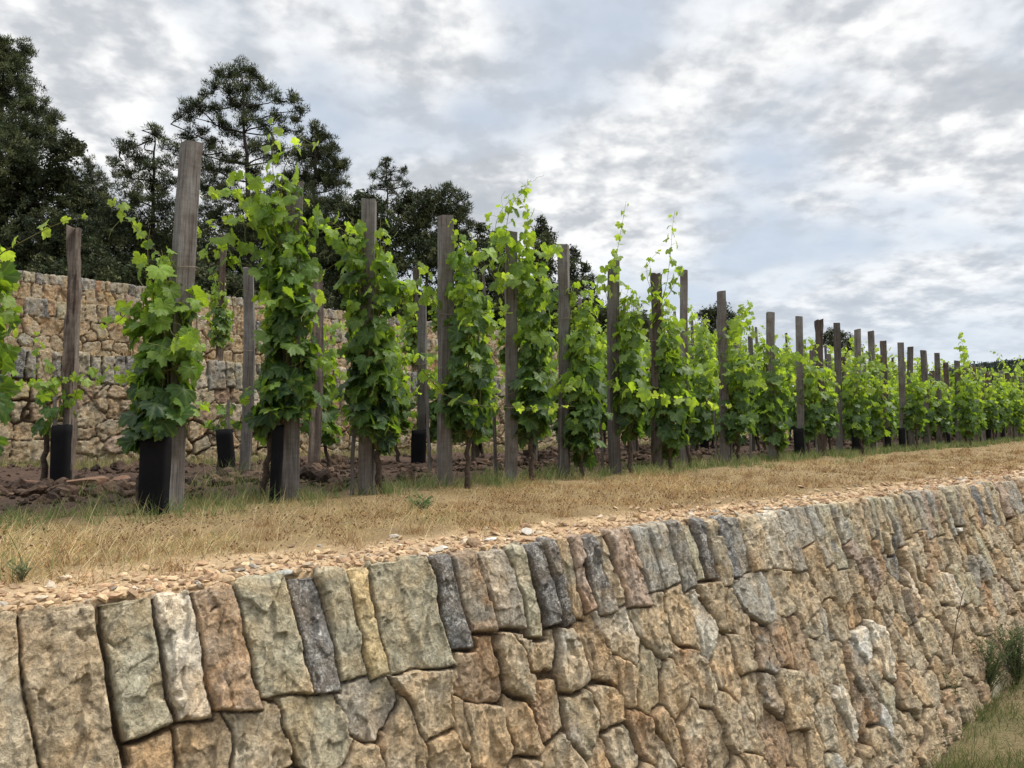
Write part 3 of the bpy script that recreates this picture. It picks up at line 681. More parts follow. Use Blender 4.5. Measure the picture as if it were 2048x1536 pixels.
def green_grass():
    rs = np.random.RandomState(9); B = Buf()
    # tufts round the post feet and along the soil edge
    n = 620; al = -3 + rs.rand(n) ** 1.3 * 26; rp = -0.02 + rs.randn(n) * 0.17
    x = b0.x + D3[0] * al - N3[0] * rp; y = b0.y + D3[1] * al - N3[1] * rp
    extra = [on_ground(px, py) for px, py in ((440, 985), (470, 990), (495, 975), (455, 1000), (420, 985), (400, 990), (520, 985), (530, 960), (15, 1150), (840, 1010), (830, 1015), (1700, 925), (1680, 930), (1720, 922), (170, 1000), (200, 1010), (1500, 935), (1540, 938))]
    big = list(0.7 + 0.6 * rs.rand(n)) + [1.9] * 9 + [0.8] * len(extra[9:])
    x = np.concatenate([x, [p.x for p in extra]]); y = np.concatenate([y, [p.y for p in extra]]); big = np.array(big)
    k = 34; X = np.repeat(x, k) + rs.randn(len(x) * k) * 0.035 * np.repeat(big, k); Y = np.repeat(y, k) + rs.randn(len(x) * k) * 0.035 * np.repeat(big, k); m = len(X); bg = np.repeat(big, k)
    H = (0.04 + 0.10 * rs.rand(m)) * (0.6 + 0.45 * bg); W = np.maximum(0.002 + 0.002 * rs.rand(m), 0.0007 * np.hypot(X, Y))
    c = np.array([(0.11, 0.19, 0.05), (0.17, 0.24, 0.075), (0.28, 0.29, 0.12), (0.45, 0.38, 0.19)])[rs.choice(4, m, p=[.3, .3, .2, .2])] * (0.75 + 0.5 * rs.rand(m, 1))
    v, f3, f4, cc = blades(np.stack([X, Y, terr_z(X, Y)], 1), H, W, rs.rand(m) * 0.7, rs.rand(m) * 6.283, c, rs, 3, 0.8); B.add(v, f3, f4, cc)
    # foot of the stepped walls
    a1 = on_row(-140, 11.07); n = 16000; al = rs.rand(n) ** 1.3 * 22; rp = 0.06 + np.abs(rs.randn(n)) * 0.2
    x = a1.x + D3[0] * al + N3[0] * (rp + 0.09); y = a1.y + D3[1] * al + N3[1] * (rp + 0.09)
    c = np.array([(0.14, 0.18, 0.06), (0.24, 0.24, 0.10), (0.42, 0.34, 0.18)])[rs.choice(3, n, p=[.35, .3, .35])]
    v, f3, f4, cc = blades(np.stack([x, y, terr_z(x, y)], 1), 0.05 + 0.12 * rs.rand(n), np.full(n, 0.006), rs.rand(n) * 0.7, rs.rand(n) * 6.28, c, rs, 2); B.add(v, f3, f4, cc)
    for c_, z_ in ((11.07, 1.09), (14.6, 1.92)):
        a1 = on_row(-140, c_); n = 5000; al = rs.rand(n) * 20; rp = rs.rand(n) * 0.5 + 0.12
        x = a1.x + D3[0] * al - N3[0] * rp; y = a1.y + D3[1] * al - N3[1] * rp
        v, f3, f4, cc = blades(np.stack([x, y, x * 0 + z_], 1), 0.04 + 0.07 * rs.rand(n), np.full(n, 0.007), rs.rand(n) * 0.8, rs.rand(n) * 6.28, np.array([0.45, 0.35, 0.19]) * (0.6 + 0.6 * rs.rand(n, 1)), rs, 2); B.add(v, f3, f4, cc)
    tag(link('green_grass', B.mesh('green_grass', (M_GREEN,), smooth=False)), 'green grass tufts round the post feet and along the soil edge', 'grass', kind='stuff')
    # bank below the front wall
    B = Buf(); n = 90000; s = 2.2 + rs.rand(n) * 6.5; w = -(0.30 + rs.rand(n) ** 1.2 * 2.4)
    x = AW[0] + DW[0] * s - NW[0] * w; y = AW[1] + DW[1] * s - NW[1] * w; cl = fbm(x * 3, y * 3, 3, 280)
    k = rs.rand(n) < 0.6 + cl; x, y, cl = x[k], y[k], cl[k]; m = len(x)
    c = np.array([(0.13, 0.17, 0.05), (0.19, 0.22, 0.07), (0.30, 0.25, 0.12), (0.09, 0.125, 0.045)])[rs.choice(4, m, p=[.34, .28, .18, .20])] * (0.7 + 0.6 * rs.rand(m, 1))
    v, f3, f4, cc = blades(np.stack([x, y, lower_z(x, y)], 1), (0.035 + 0.09 * rs.rand(m)) * (1 + 0.9 * cl), np.full(m, 0.004), rs.rand(m) * 0.85, rs.rand(m) * 6.28, c, rs, 2); B.add(v, f3, f4, cc)
    tag(link('bank_grass', B.mesh('bank_grass', (M_GREEN,), smooth=False)), 'short olive green grass and weeds on the bank below the front wall', 'grass', kind='stuff')
green_grass()

# ------------------------------------------------------------------ vines
def leaf_proto(level):
    """grape leaf lying in xy, stalk at origin, tip along +y; returns verts, tris, vein"""
    ctrl = [(-180, .10), (-162, .52), (-140, .68), (-118, .80), (-98, .74), (-82, .64), (-66, .84), (-50, .95), (-36, .84), (-25, .70), (-11, .92), (0, 1.06),
            (11, .92), (25, .70), (36, .84), (50, .95), (66, .84), (82, .64), (98, .74), (118, .80), (140, .68), (162, .52), (180, .10)]
    axes = np.array([0, 50, -50, 118, -118])
    n = {3: 46, 2: 22, 1: 12}[level]
    if level == 1: ang = np.array([-165, -118, -85, -50, -26, 0, 26, 50, 85, 118, 165, 180.]); n = 12
    elif level == 2: ang = np.array([c[0] for c in ctrl][1:-1] + [180.]); n = len(ang)
    else: ang = np.linspace(-176, 176, n)
    rr = np.interp(ang, [c[0] for c in ctrl], [c[1] for c in ctrl])
    if level == 3: rr = rr * (1 + 0.07 * np.where(np.arange(n) % 2, 1, -1))
    a = np.radians(ang)
    outer = np.stack([np.sin(a) * rr, np.cos(a) * rr], 1)
    vo = np.exp(-(np.min(np.abs(ang[:, None] - axes[None]), 1) / 11.0) ** 2)
    if level == 3:
        inner = outer * 0.52; P = np.concatenate([[[0, 0]], inner, outer]); vein = np.concatenate([[1], vo, vo])
        f = []
        for i in range(n - 1):
            f.append((0, 1 + i + 1, 1 + i)); f.append((1 + i, 1 + i + 1, 1 + n + i + 1)); f.append((1 + i, 1 + n + i + 1, 1 + n + i))
    else:
        P = np.concatenate([[[0, 0]], outer]); vein = np.concatenate([[1], vo]); f = [(0, 1 + (i + 1) % n, 1 + i) for i in range(n - 1)]
    P = P * 0.52
    r2 = (P ** 2).sum(1); th = np.arctan2(P[:, 0], P[:, 1])
    z = -0.35 * r2 + 0.035 * np.cos(th * 5) * np.sqrt(r2) * 1.6
    return np.column_stack([P, z]), np.array(f), vein
LEAF = {k: leaf_proto(k) for k in (1, 2, 3)}
def put_leaves(B, vlist, P, size, normal, tip, cols, level, rs):
    V0, F0, ve = LEAF[level]; n = len(P); k = len(V0)
    normal = normal / np.linalg.norm(normal, axis=1, keepdims=True)
    tip = tip - normal * (tip * normal).sum(1, keepdims=True); tip /= np.linalg.norm(tip, axis=1, keepdims=True) + 1e-9
    side = np.cross(tip, normal)
    lx = V0[None, :, 0] * (0.9 + 0.3 * rs.rand(n, 1)); ly = np.repeat(V0[None, :, 1], n, 0); lz = V0[None, :, 2] * (0.4 + 2.0 * rs.rand(n, 1))
    fold = np.abs(lx) * (rs.rand(n, 1) * 0.7 - 0.15); lz = lz + fold + (rs.randn(n, 1) * 0.25) * lx * ly * 2 - (rs.rand(n, 1) * 0.5) * np.clip(ly, 0, 1) ** 2
    if level == 3: lz = lz + rs.randn(n, k) * 0.014
    V = P[:, None] + size[:, None, None] * (side[:, None] * lx[..., None] + tip[:, None] * ly[..., None] + normal[:, None] * lz[..., None])
    f = (F0[None] + (np.arange(n) * k)[:, None, None]).reshape(-1, 3)
    B.add(V.reshape(-1, 3), f, None, np.repeat(cols, k, 0)); vlist.append(np.tile(ve, n))
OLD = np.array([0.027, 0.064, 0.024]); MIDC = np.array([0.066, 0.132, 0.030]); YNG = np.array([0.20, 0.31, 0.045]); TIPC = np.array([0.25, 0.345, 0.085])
def shoot(nodes, B, vl, CB, rs, level, size0, age0, age1, step=0.075, rad=0.0035, tendrils=True, taper=True, outc=None):
    """a cane along the polyline with alternate leaves on stalks; age 0 old dark .. 1 tip"""
    pts = [Vector(p) for p in nodes]; seg = [(pts[i + 1] - pts[i]).length for i in range(len(pts) - 1)]; L = sum(seg)
    def along(d):
        for i, q in enumerate(seg):
            if d <= q or i == len(seg) - 1: return pts[i].lerp(pts[i + 1], min(1, d / max(q, 1e-6))), (pts[i + 1] - pts[i]).normalized()
            d -= q
    m = max(3, int(L / 0.09)); poly = []
    for i in range(m + 1):
        p, t = along(L * i / m); poly.append(p)
    tube(CB, poly, [rad * (1 - 0.65 * i / m) for i in range(m + 1)], 5 if level == 3 else 3, c=(0.16, 0.14, 0.06) if age1 > 0.6 else (0.10, 0.075, 0.04), cap=False)
    P = []; SZ = []; NO = []; TI = []; C = []
    d = step * rs.rand(); sgn = 1; az = rs.rand() * 6.28
    while d < L:
        p, t = along(d); f = d / L; age = age0 + (age1 - age0) * f
        az += math.pi + rs.randn() * 0.6
        o = Vector((math.cos(az), math.sin(az), 0))
        if outc is not None:
            oc = Vector((p.x - outc[0], p.y - outc[1], 0)); 
            if oc.length > 0.01: o = (o * 0.8 + oc.normalized() * 0.75).normalized()
        sz = size0 * (1 - (0.6 * f ** 2.2 if taper else 0.2 * f)) * (0.75 + 0.5 * rs.rand())
        pl = sz * (0.30 + 0.45 * rs.rand()); q = p + (o * 0.85 + Vector((0, 0, 0.35 + 0.2 * rs.randn()))) * pl
        tube(CB, [p, p.lerp(q, 0.5) + Vector((0, 0, pl * 0.08)), q], [0.0014, 0.0012, 0.001], 3, c=(0.22, 0.20, 0.07), cap=False)
        nz = Vector((o.x * (0.55 + 0.3 * rs.rand()) + rs.randn() * 0.28, o.y * (0.55 + 0.3 * rs.rand()) + rs.randn() * 0.28, 0.55 + 0.35 * rs.randn()))
        tp = Vector((o.x * 0.5 + rs.randn() * 0.35, o.y * 0.5 + rs.randn() * 0.35, -0.75 + 0.35 * rs.randn()))
        P.append(q); SZ.append(sz); NO.append(nz); TI.append(tp)
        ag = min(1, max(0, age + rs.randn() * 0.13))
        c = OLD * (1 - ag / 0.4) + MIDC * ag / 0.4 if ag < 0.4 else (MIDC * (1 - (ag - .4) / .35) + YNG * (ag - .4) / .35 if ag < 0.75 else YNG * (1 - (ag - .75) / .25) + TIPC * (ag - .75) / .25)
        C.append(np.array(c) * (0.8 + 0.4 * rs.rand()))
        if tendrils and level == 3 and rs.rand() < 0.25:
            w = [q * 0 + p]; dirv = Vector((rs.randn() * .6, rs.randn() * .6, rs.rand() * 0.6)).normalized()
            for kk in range(6): dirv = (dirv + Vector((rs.randn(), rs.randn(), rs.randn() - 0.2)) * 0.35).normalized(); w.append(w[-1] + dirv * 0.028)
            tube(CB, w, [0.0011] * 6 + [0.0006], 3, c=(0.24, 0.25, 0.09), cap=False)
        d += step * (0.7 + 0.6 * rs.rand()) * (1 - 0.35 * f if taper else 1)
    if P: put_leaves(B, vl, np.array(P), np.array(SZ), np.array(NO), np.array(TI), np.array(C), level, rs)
def vine_meshes(seed, zb, zt, rad, level, ncane=6, dens=1.0, special=(), age=(0.12, 0.72), base=(0.07, -0.05), center=(0.0, 0.0), leaf=0.135, bulge=1.0, trunk_h=None, grapes=False):
    """returns (trunk, canes, foliage) meshes in local space; the post is at the origin"""
    rs = np.random.RandomState(seed); B = Buf(); CB = Buf(); TB = Buf(); vl = []
    th = trunk_h or zb * 0.9; bx, by = base
    k = 7; tp = [(bx + (center[0] - bx) * 0.4 * i / k + rs.randn() * 0.008, by + (center[1] - by) * 0.4 * i / k + rs.randn() * 0.008, -0.03 + th * i / k) for i in range(k + 1)]
    tube(TB, tp, [0.02 - 0.006 * i / k + rs.rand() * 0.004 for i in range(k + 1)], 7, c=(0.075, 0.055, 0.042))
    top = Vector(tp[-1])
    for i in range(ncane):
        a = 6.28 * i / ncane + rs.randn() * 0.4; rr = rad * (0.15 + 0.42 * rs.rand()); hz = zt - (rs.rand() ** 1.5) * 0.35 * (zt - zb)
        cx, cy = center; pts = [top]
        for f in (0.12, 0.3, 0.5, 0.7, 0.88, 1.0):
            r2 = rr * (0.40 + 0.45 * f + 0.5 * rs.rand()) * bulge
            pts.append(Vector((cx + math.cos(a + f) * r2 + rs.randn() * 0.015, cy + math.sin(a + f) * r2 + rs.randn() * 0.015, th + (hz - th) * f)))
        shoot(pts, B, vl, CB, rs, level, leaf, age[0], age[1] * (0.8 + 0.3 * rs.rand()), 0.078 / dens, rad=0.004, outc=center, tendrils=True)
        nl = int(3.4 * dens)
        for j in range(nl):                                   # laterals
            f = 0.08 + 0.8 * rs.rand(); q = pts[0].lerp(pts[-1], 0); ii = min(5, int(f * 6)); p0 = pts[ii].lerp(pts[ii + 1], f * 6 - ii if ii < 5 else 0.5)
            az = a + rs.randn() * 0.9; ln = (0.07 + 0.13 * rs.rand()) * rad / 0.2
            p1 = p0 + Vector((math.cos(az), math.sin(az), 0.25)) * ln * 0.6; p2 = p1 + Vector((math.cos(az), math.sin(az), -0.5 + 0.4 * rs.rand())) * ln * 0.6
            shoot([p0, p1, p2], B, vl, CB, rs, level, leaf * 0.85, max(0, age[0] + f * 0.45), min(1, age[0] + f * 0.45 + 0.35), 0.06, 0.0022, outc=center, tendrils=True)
    # hanging skirt of old leaves near the bottom
    for j in range(int(3 * dens)):
        az = rs.rand() * 6.28; p0 = Vector((center[0] * 0.7, center[1] * 0.7, zb + 0.18 + 0.15 * rs.rand())); p1 = p0 + Vector((math.cos(az) * rad * 0.35, math.sin(az) * rad * 0.35, 0.0)); p2 = p1 + Vector((math.cos(az) * 0.02, math.sin(az) * 0.02, -0.12 - 0.16 * rs.rand()))
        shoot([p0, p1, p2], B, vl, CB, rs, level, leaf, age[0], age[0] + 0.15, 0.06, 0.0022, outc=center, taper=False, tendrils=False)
    for j in range(1):                    # runaway shoots reaching sideways
        az = rs.rand() * 6.28; z0 = zb + (zt - zb) * (0.35 + 0.5 * rs.rand()); c0 = Vector((center[0], center[1], z0)); dr = Vector((math.cos(az), math.sin(az), 0))
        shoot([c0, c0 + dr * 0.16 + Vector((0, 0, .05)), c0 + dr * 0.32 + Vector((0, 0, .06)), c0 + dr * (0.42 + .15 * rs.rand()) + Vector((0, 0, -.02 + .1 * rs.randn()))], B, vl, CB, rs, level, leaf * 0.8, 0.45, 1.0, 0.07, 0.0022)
    for sp_ in special:
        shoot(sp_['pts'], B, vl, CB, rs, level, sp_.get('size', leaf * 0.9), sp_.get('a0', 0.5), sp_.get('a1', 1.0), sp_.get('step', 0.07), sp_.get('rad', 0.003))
    return (TB.mesh('vine_trunk', (M_BARK,)), CB.mesh('vine_canes', (M_CANE,)), mesh_np('vine_foliage', np.concatenate(B.v), np.concatenate(B.f3), (M_VLEAF,), {'col': np.concatenate(B.c), 'vein': np.concatenate(vl)}, smooth=True))
def add_vine(meshes, loc, label, group, rot=0.0):
    t = thing('grape_vine', label, 'vine', loc, group); t.rotation_euler = (0, 0, rot)
    for nm, me in zip(('trunk', 'canes', 'foliage'), meshes): link(nm, me, t)
    return t
# posts -------------------------------------------------------------
def post_mesh(seed, h, w=0.078, rough=0.0, d=None):
    rs = np.random.RandomState(seed); d = d or w * (0.85 + 0.3 * rs.rand()); n = 16; m = 26
    V = []
    tw = rs.randn() * 0.06; ben = rs.randn(2) * 0.012
    tl = rs.randn(2) * 0.10
    for j in range(m + 1):
        f = j / m; z = -0.12 + (h + 0.12) * f
        for k in range(n):
            side = k // 4; q = (-0.93, -0.33, 0.33, 0.93)[k % 4]
            cs = [(q, -1), (1, q), (-q, 1), (-1, -q)][side]
            x, y = cs[0] * w / 2, cs[1] * d / 2
            
            nz = (float(vnoise(k * 0.9 + 5, f * 4, seed)) - .5) * (0.006 + 0.040 * rough) + (float(vnoise(k * 2.3, f * (14 + 20 * rough), seed + 3)) - .5) * (0.002 + 0.020 * rough)
            s = 1 + nz / (w / 2) * 1.0 + 0.04 * (1 - f)
            a = tw * f; xx = (x * math.cos(a) - y * math.sin(a)) * s + ben[0] * math.sin(f * 3); yy = (x * math.sin(a) + y * math.cos(a)) * s + ben[1] * math.sin(f * 3)
            zz = z + (x * tl[0] + y * tl[1] + (rs.rand() - .5) * (0.004 + 0.03 * rough) if j == m else 0)
            V.append((xx, yy, zz))
    B = Buf(); f4 = [(j * n + k, j * n + (k + 1) % n, (j + 1) * n + (k + 1) % n, (j + 1) * n + k) for j in range(m) for k in range(n)]
    V = np.array(V); c = V[m * n:].mean(0) + np.array([0, 0, 0.002]); V = np.vstack([V, c]); f3 = [(len(V) - 1, m * n + k, m * n + (k + 1) % n) for k in range(n)]
    B.add(V, f3, f4); me = B.mesh('wooden_post', (M_ROUGH if rough > 0.3 else M_POST,), smooth=False)
    return me
ORD = ['first', 'second', 'third', 'fourth', 'fifth', 'sixth', 'seventh', 'eighth', 'ninth', 'tenth', 'eleventh', 'twelfth', 'thirteenth', 'fourteenth', 'fifteenth', 'sixteenth', 'seventeenth', 'eighteenth', 'nineteenth', 'twentieth']
ROWANG = math.atan2(DROW.y, DROW.x)
def tie(parent, z, w, seed):
    rs = np.random.RandomState(seed); B = Buf(); pts = []
    for k in range(13):
        a = 6.283 * k / 12; q = w * 0.58 * (1.0 + 0.25 * abs(math.sin(2 * a)))
        pts.append((math.cos(a) * q + 0.012, math.sin(a) * q - 0.01, z + 0.012 * math.sin(a + seed)))
    tube(B, pts, 0.0022, 5, cap=False); pts = [(w * .6, 0, z), (w * .75, .01, z + .015), (w * .8, .02, z - .02)]; tube(B, pts, 0.0016, 4)
    link('wire_tie', B.mesh('wire_tie', (M_TIE,)), parent)
def add_post(loc, h, label, group, seed, lean=(0, 0), w=0.078, rough=0.0, ties=(), me=None, rot=None):
    t = thing('vine_post', label, 'post', loc, group)
    t.rotation_euler = (lean[1], lean[0], (-math.atan2(loc[0], loc[1]) + 0.12 + 0.32 * math.sin(loc[0] * 37 + loc[1] * 11)) if rot is None else rot); t.rotation_mode = 'XYZ'
    link('timber', me or post_mesh(seed, h, w, rough), t)
    for i, z in enumerate(ties): tie(t, z, w, seed + i)
    return t
def stake_mesh(seed, h, w=0.022):
    B = Buf(); rs = np.random.RandomState(seed); pts = [(rs.randn() * 0.003, rs.randn() * 0.003, -0.05 + (h + 0.05) * i / 6) for i in range(7)]
    tube(B, pts, [w / 1.5] * 6 + [w / 1.9], 4); return B.mesh('thin_stake', (M_POST,), smooth=False)
def guard_mesh(seed, h, w, d, flare=0.0):
    rs = np.random.RandomState(seed); n = 20; m = 8; V = []
    for j in range(m + 1):
        f = j / m
        for k in range(n):
            a = 6.283 * k / n; ca, sa = math.cos(a), math.sin(a); e = 0.5
            x = math.copysign(abs(ca) ** e, ca) * w / 2; y = math.copysign(abs(sa) ** e, sa) * d / 2
            s = 1 + flare * f + (float(vnoise(k * .7, f * 3, seed)) - .5) * 0.14 + (float(vnoise(k * 2.1, f * 9, seed + 2)) - .5) * 0.05
            V.append((x * s, y * s, -0.02 + (h + 0.02) * f + (0.006 * math.sin(a * 2 + seed) if j == m else 0)))
    V = np.array(V); Vi = V * np.array([0.955, 0.94, 1]); nn = len(V)
    f4 = [(j * n + k, j * n + (k + 1) % n, (j + 1) * n + (k + 1) % n, (j + 1) * n + k) for j in range(m) for k in range(n)]
    f4i = [(a + nn, d_ + nn, c + nn, b + nn) for a, b, c, d_ in f4]; rim = [(m * n + k, m * n + (k + 1) % n, nn + m * n + (k + 1) % n, nn + m * n + k) for k in range(n)]
    B = Buf(); B.add(np.vstack([V, Vi]), None, f4 + f4i + rim); return B.mesh('vine_guard', (M_GUARD,))

def rel(p, base): return Vector(p) - Vector(base)
C1 = 5.468
# front row ---------------------------------------------------------
# px of the post, top py, extra
front_px = [(-105, 300), (345, 282), (583, 365), (735, 400), (890, 433), (1022, 466), (1127, 490), (1230, 523), (1312, 548), (1371, 541), (1447, 583), (1543, 625), (1602, 633), (1642, 640), (1676, 646), (1713, 659),
            (1744, 663), (1770, 682), (1803, 685), (1822, 694), (1851, 701), (1876, 706)]
GP = 'square timber posts of the front vine row'; GV = 'grape vines of the front row'
def top_z(px, py, base):
    r = cam_ray(px, py); k = base.y / r.y; return EYE + r.z * k
NEAR = {}
def pp(lst, depth0, ddepth=0.0):
    return [at(px, py, depth0 + ddepth * i / max(1, len(lst) - 1)) for i, (px, py) in enumerate(lst)]
specials = {
  0: [dict(l=[(-60, 560), (0, 507), (60, 475), (110, 448), (150, 436), (178, 434)], d=3.2, a0=0.75, a1=1.0, size=0.085, step=0.085), dict(l=[(-60, 640), (-20, 650), (8, 700), (5, 780)], d=3.2, a0=0.45, a1=0.7, size=0.12, step=0.05),
      dict(l=[(-60, 600), (-10, 585), (10, 620), (15, 680)], d=3.2, a0=0.5, a1=0.8, size=0.12, step=0.05)],
  1: [dict(l=[(330, 520), (290, 480), (262, 445), (240, 420), (215, 400)], d=3.7, a0=0.75, a1=1.0, size=0.085, step=0.06), dict(l=[(330, 620), (280, 600), (240, 640), (205, 655)], d=3.7, a0=0.5, a1=0.8, size=0.11, step=0.06),
      dict(l=[(380, 720), (330, 745), (270, 760), (220, 760), (185, 770)], d=3.6, a0=0.5, a1=0.85, size=0.10, step=0.07), dict(l=[(350, 780), (375, 800), (380, 870)], d=3.7, a0=0.5, a1=0.9, size=0.09, step=0.09),
      dict(l=[(330, 800), (325, 840), (322, 885)], d=3.6, a0=0.1, a1=0.1, size=0.14, step=0.07)],
  2: [dict(l=[(570, 560), (545, 470), (500, 410), (450, 385), (400, 395)], d=4.15, a0=0.5, a1=0.9, size=0.14, step=0.05), dict(l=[(560, 500), (530, 400), (490, 350), (440, 370)], d=4.1, a0=0.5, a1=0.9, size=0.13, step=0.05),
      dict(l=[(575, 480), (560, 400), (545, 340), (545, 290), (548, 240)], d=4.1, a0=0.6, a1=0.95, size=0.115, step=0.06), dict(l=[(560, 400), (570, 330), (590, 290), (640, 290)], d=4.15, a0=0.6, a1=0.98, size=0.11, step=0.07),
      dict(l=[(590, 520), (620, 450), (660, 440), (700, 470)], d=4.25, a0=0.4, a1=0.7, size=0.14, step=0.045), dict(l=[(570, 560), (500, 500), (440, 490), (400, 520)], d=4.1, a0=0.45, a1=0.85, size=0.13, step=0.045),
      dict(l=[(560, 600), (520, 540), (460, 520), (420, 560)], d=4.1, a0=0.4, a1=0.7, size=0.12, step=0.05), dict(l=[(560, 470), (500, 450), (440, 440), (395, 470), (385, 505)], d=4.1, a0=0.7, a1=1.0, size=0.09, step=0.06),
      dict(l=[(600, 560), (560, 480), (520, 420), (480, 440)], d=4.2, a0=0.3, a1=0.8, size=0.13, step=0.045)],
  3: [dict(l=[(730, 560), (690, 500), (650, 460), (640, 440)], d=4.5, a0=0.4, a1=0.7, size=0.13, step=0.05), dict(l=[(740, 600), (770, 560), (800, 590), (830, 640)], d=4.5, a0=0.4, a1=0.7, size=0.12, step=0.05)],
  4: [dict(l=[(890, 600), (930, 540), (910, 480), (905, 440)], d=4.95, a0=0.5, a1=0.95, size=0.12, step=0.06), dict(l=[(880, 620), (850, 580), (860, 550), (840, 530)], d=4.95, a0=0.5, a1=0.95, size=0.11, step=0.07),
      dict(l=[(830, 720), (860, 760), (890, 790), (940, 810), (1010, 815), (1090, 818), (1150, 812)], d=4.8, a0=0.6, a1=1.0, size=0.11, step=0.085)],
  5: [dict(l=[(1020, 560), (1010, 470), (1020, 410), (1045, 385), (1062, 360)], d=5.3, a0=0.6, a1=1.0, size=0.12, step=0.045), dict(l=[(1040, 560), (1050, 480), (1060, 430), (1040, 400)], d=5.3, a0=0.5, a1=0.95, size=0.12, step=0.045),
      dict(l=[(1010, 540), (985, 490), (995, 430), (1020, 400)], d=5.35, a0=0.6, a1=0.95, size=0.12, step=0.05), dict(l=[(1010, 600), (980, 540), (940, 490), (950, 465)], d=5.35, a0=0.6, a1=0.95, size=0.12, step=0.07)],
  6: [dict(l=[(1110, 620), (1080, 560), (1060, 520), (1070, 500)], d=5.75, a0=0.4, a1=0.7, size=0.12, step=0.05)],
  7: [dict(l=[(1228, 600), (1232, 520), (1240, 470), (1248, 430), (1252, 402)], d=6.2, a0=0.65, a1=0.95, size=0.10, step=0.07), dict(l=[(1215, 600), (1205, 550), (1225, 520)], d=6.2, a0=0.5, a1=0.8, size=0.12, step=0.06),
      dict(l=[(1180, 740), (1230, 775), (1290, 790), (1350, 800), (1420, 812), (1468, 812)], d=6.0, a0=0.65, a1=1.0, size=0.13, step=0.07)],
  8: [dict(l=[(1320, 620), (1335, 560), (1342, 500), (1345, 450), (1350, 422)], d=6.5, a0=0.6, a1=0.95, size=0.11, step=0.065), dict(l=[(1310, 600), (1290, 545), (1300, 520), (1320, 500)], d=6.5, a0=0.6, a1=0.95, size=0.11, step=0.06),
      dict(l=[(1330, 600), (1355, 560), (1362, 530)], d=6.5, a0=0.4, a1=0.7, size=0.12, step=0.05)],
  10: [dict(l=[(1400, 730), (1450, 750), (1490, 735), (1530, 730)], d=7.5, a0=0.75, a1=1.0, size=0.13, step=0.07), dict(l=[(1450, 700), (1480, 640), (1490, 610), (1510, 640)], d=7.8, a0=0.6, a1=0.85, size=0.13, step=0.05)],
  11: [dict(l=[(1540, 720), (1500, 660), (1490, 630), (1480, 610)], d=8.3, a0=0.6, a1=0.9, size=0.13, step=0.05)],
}
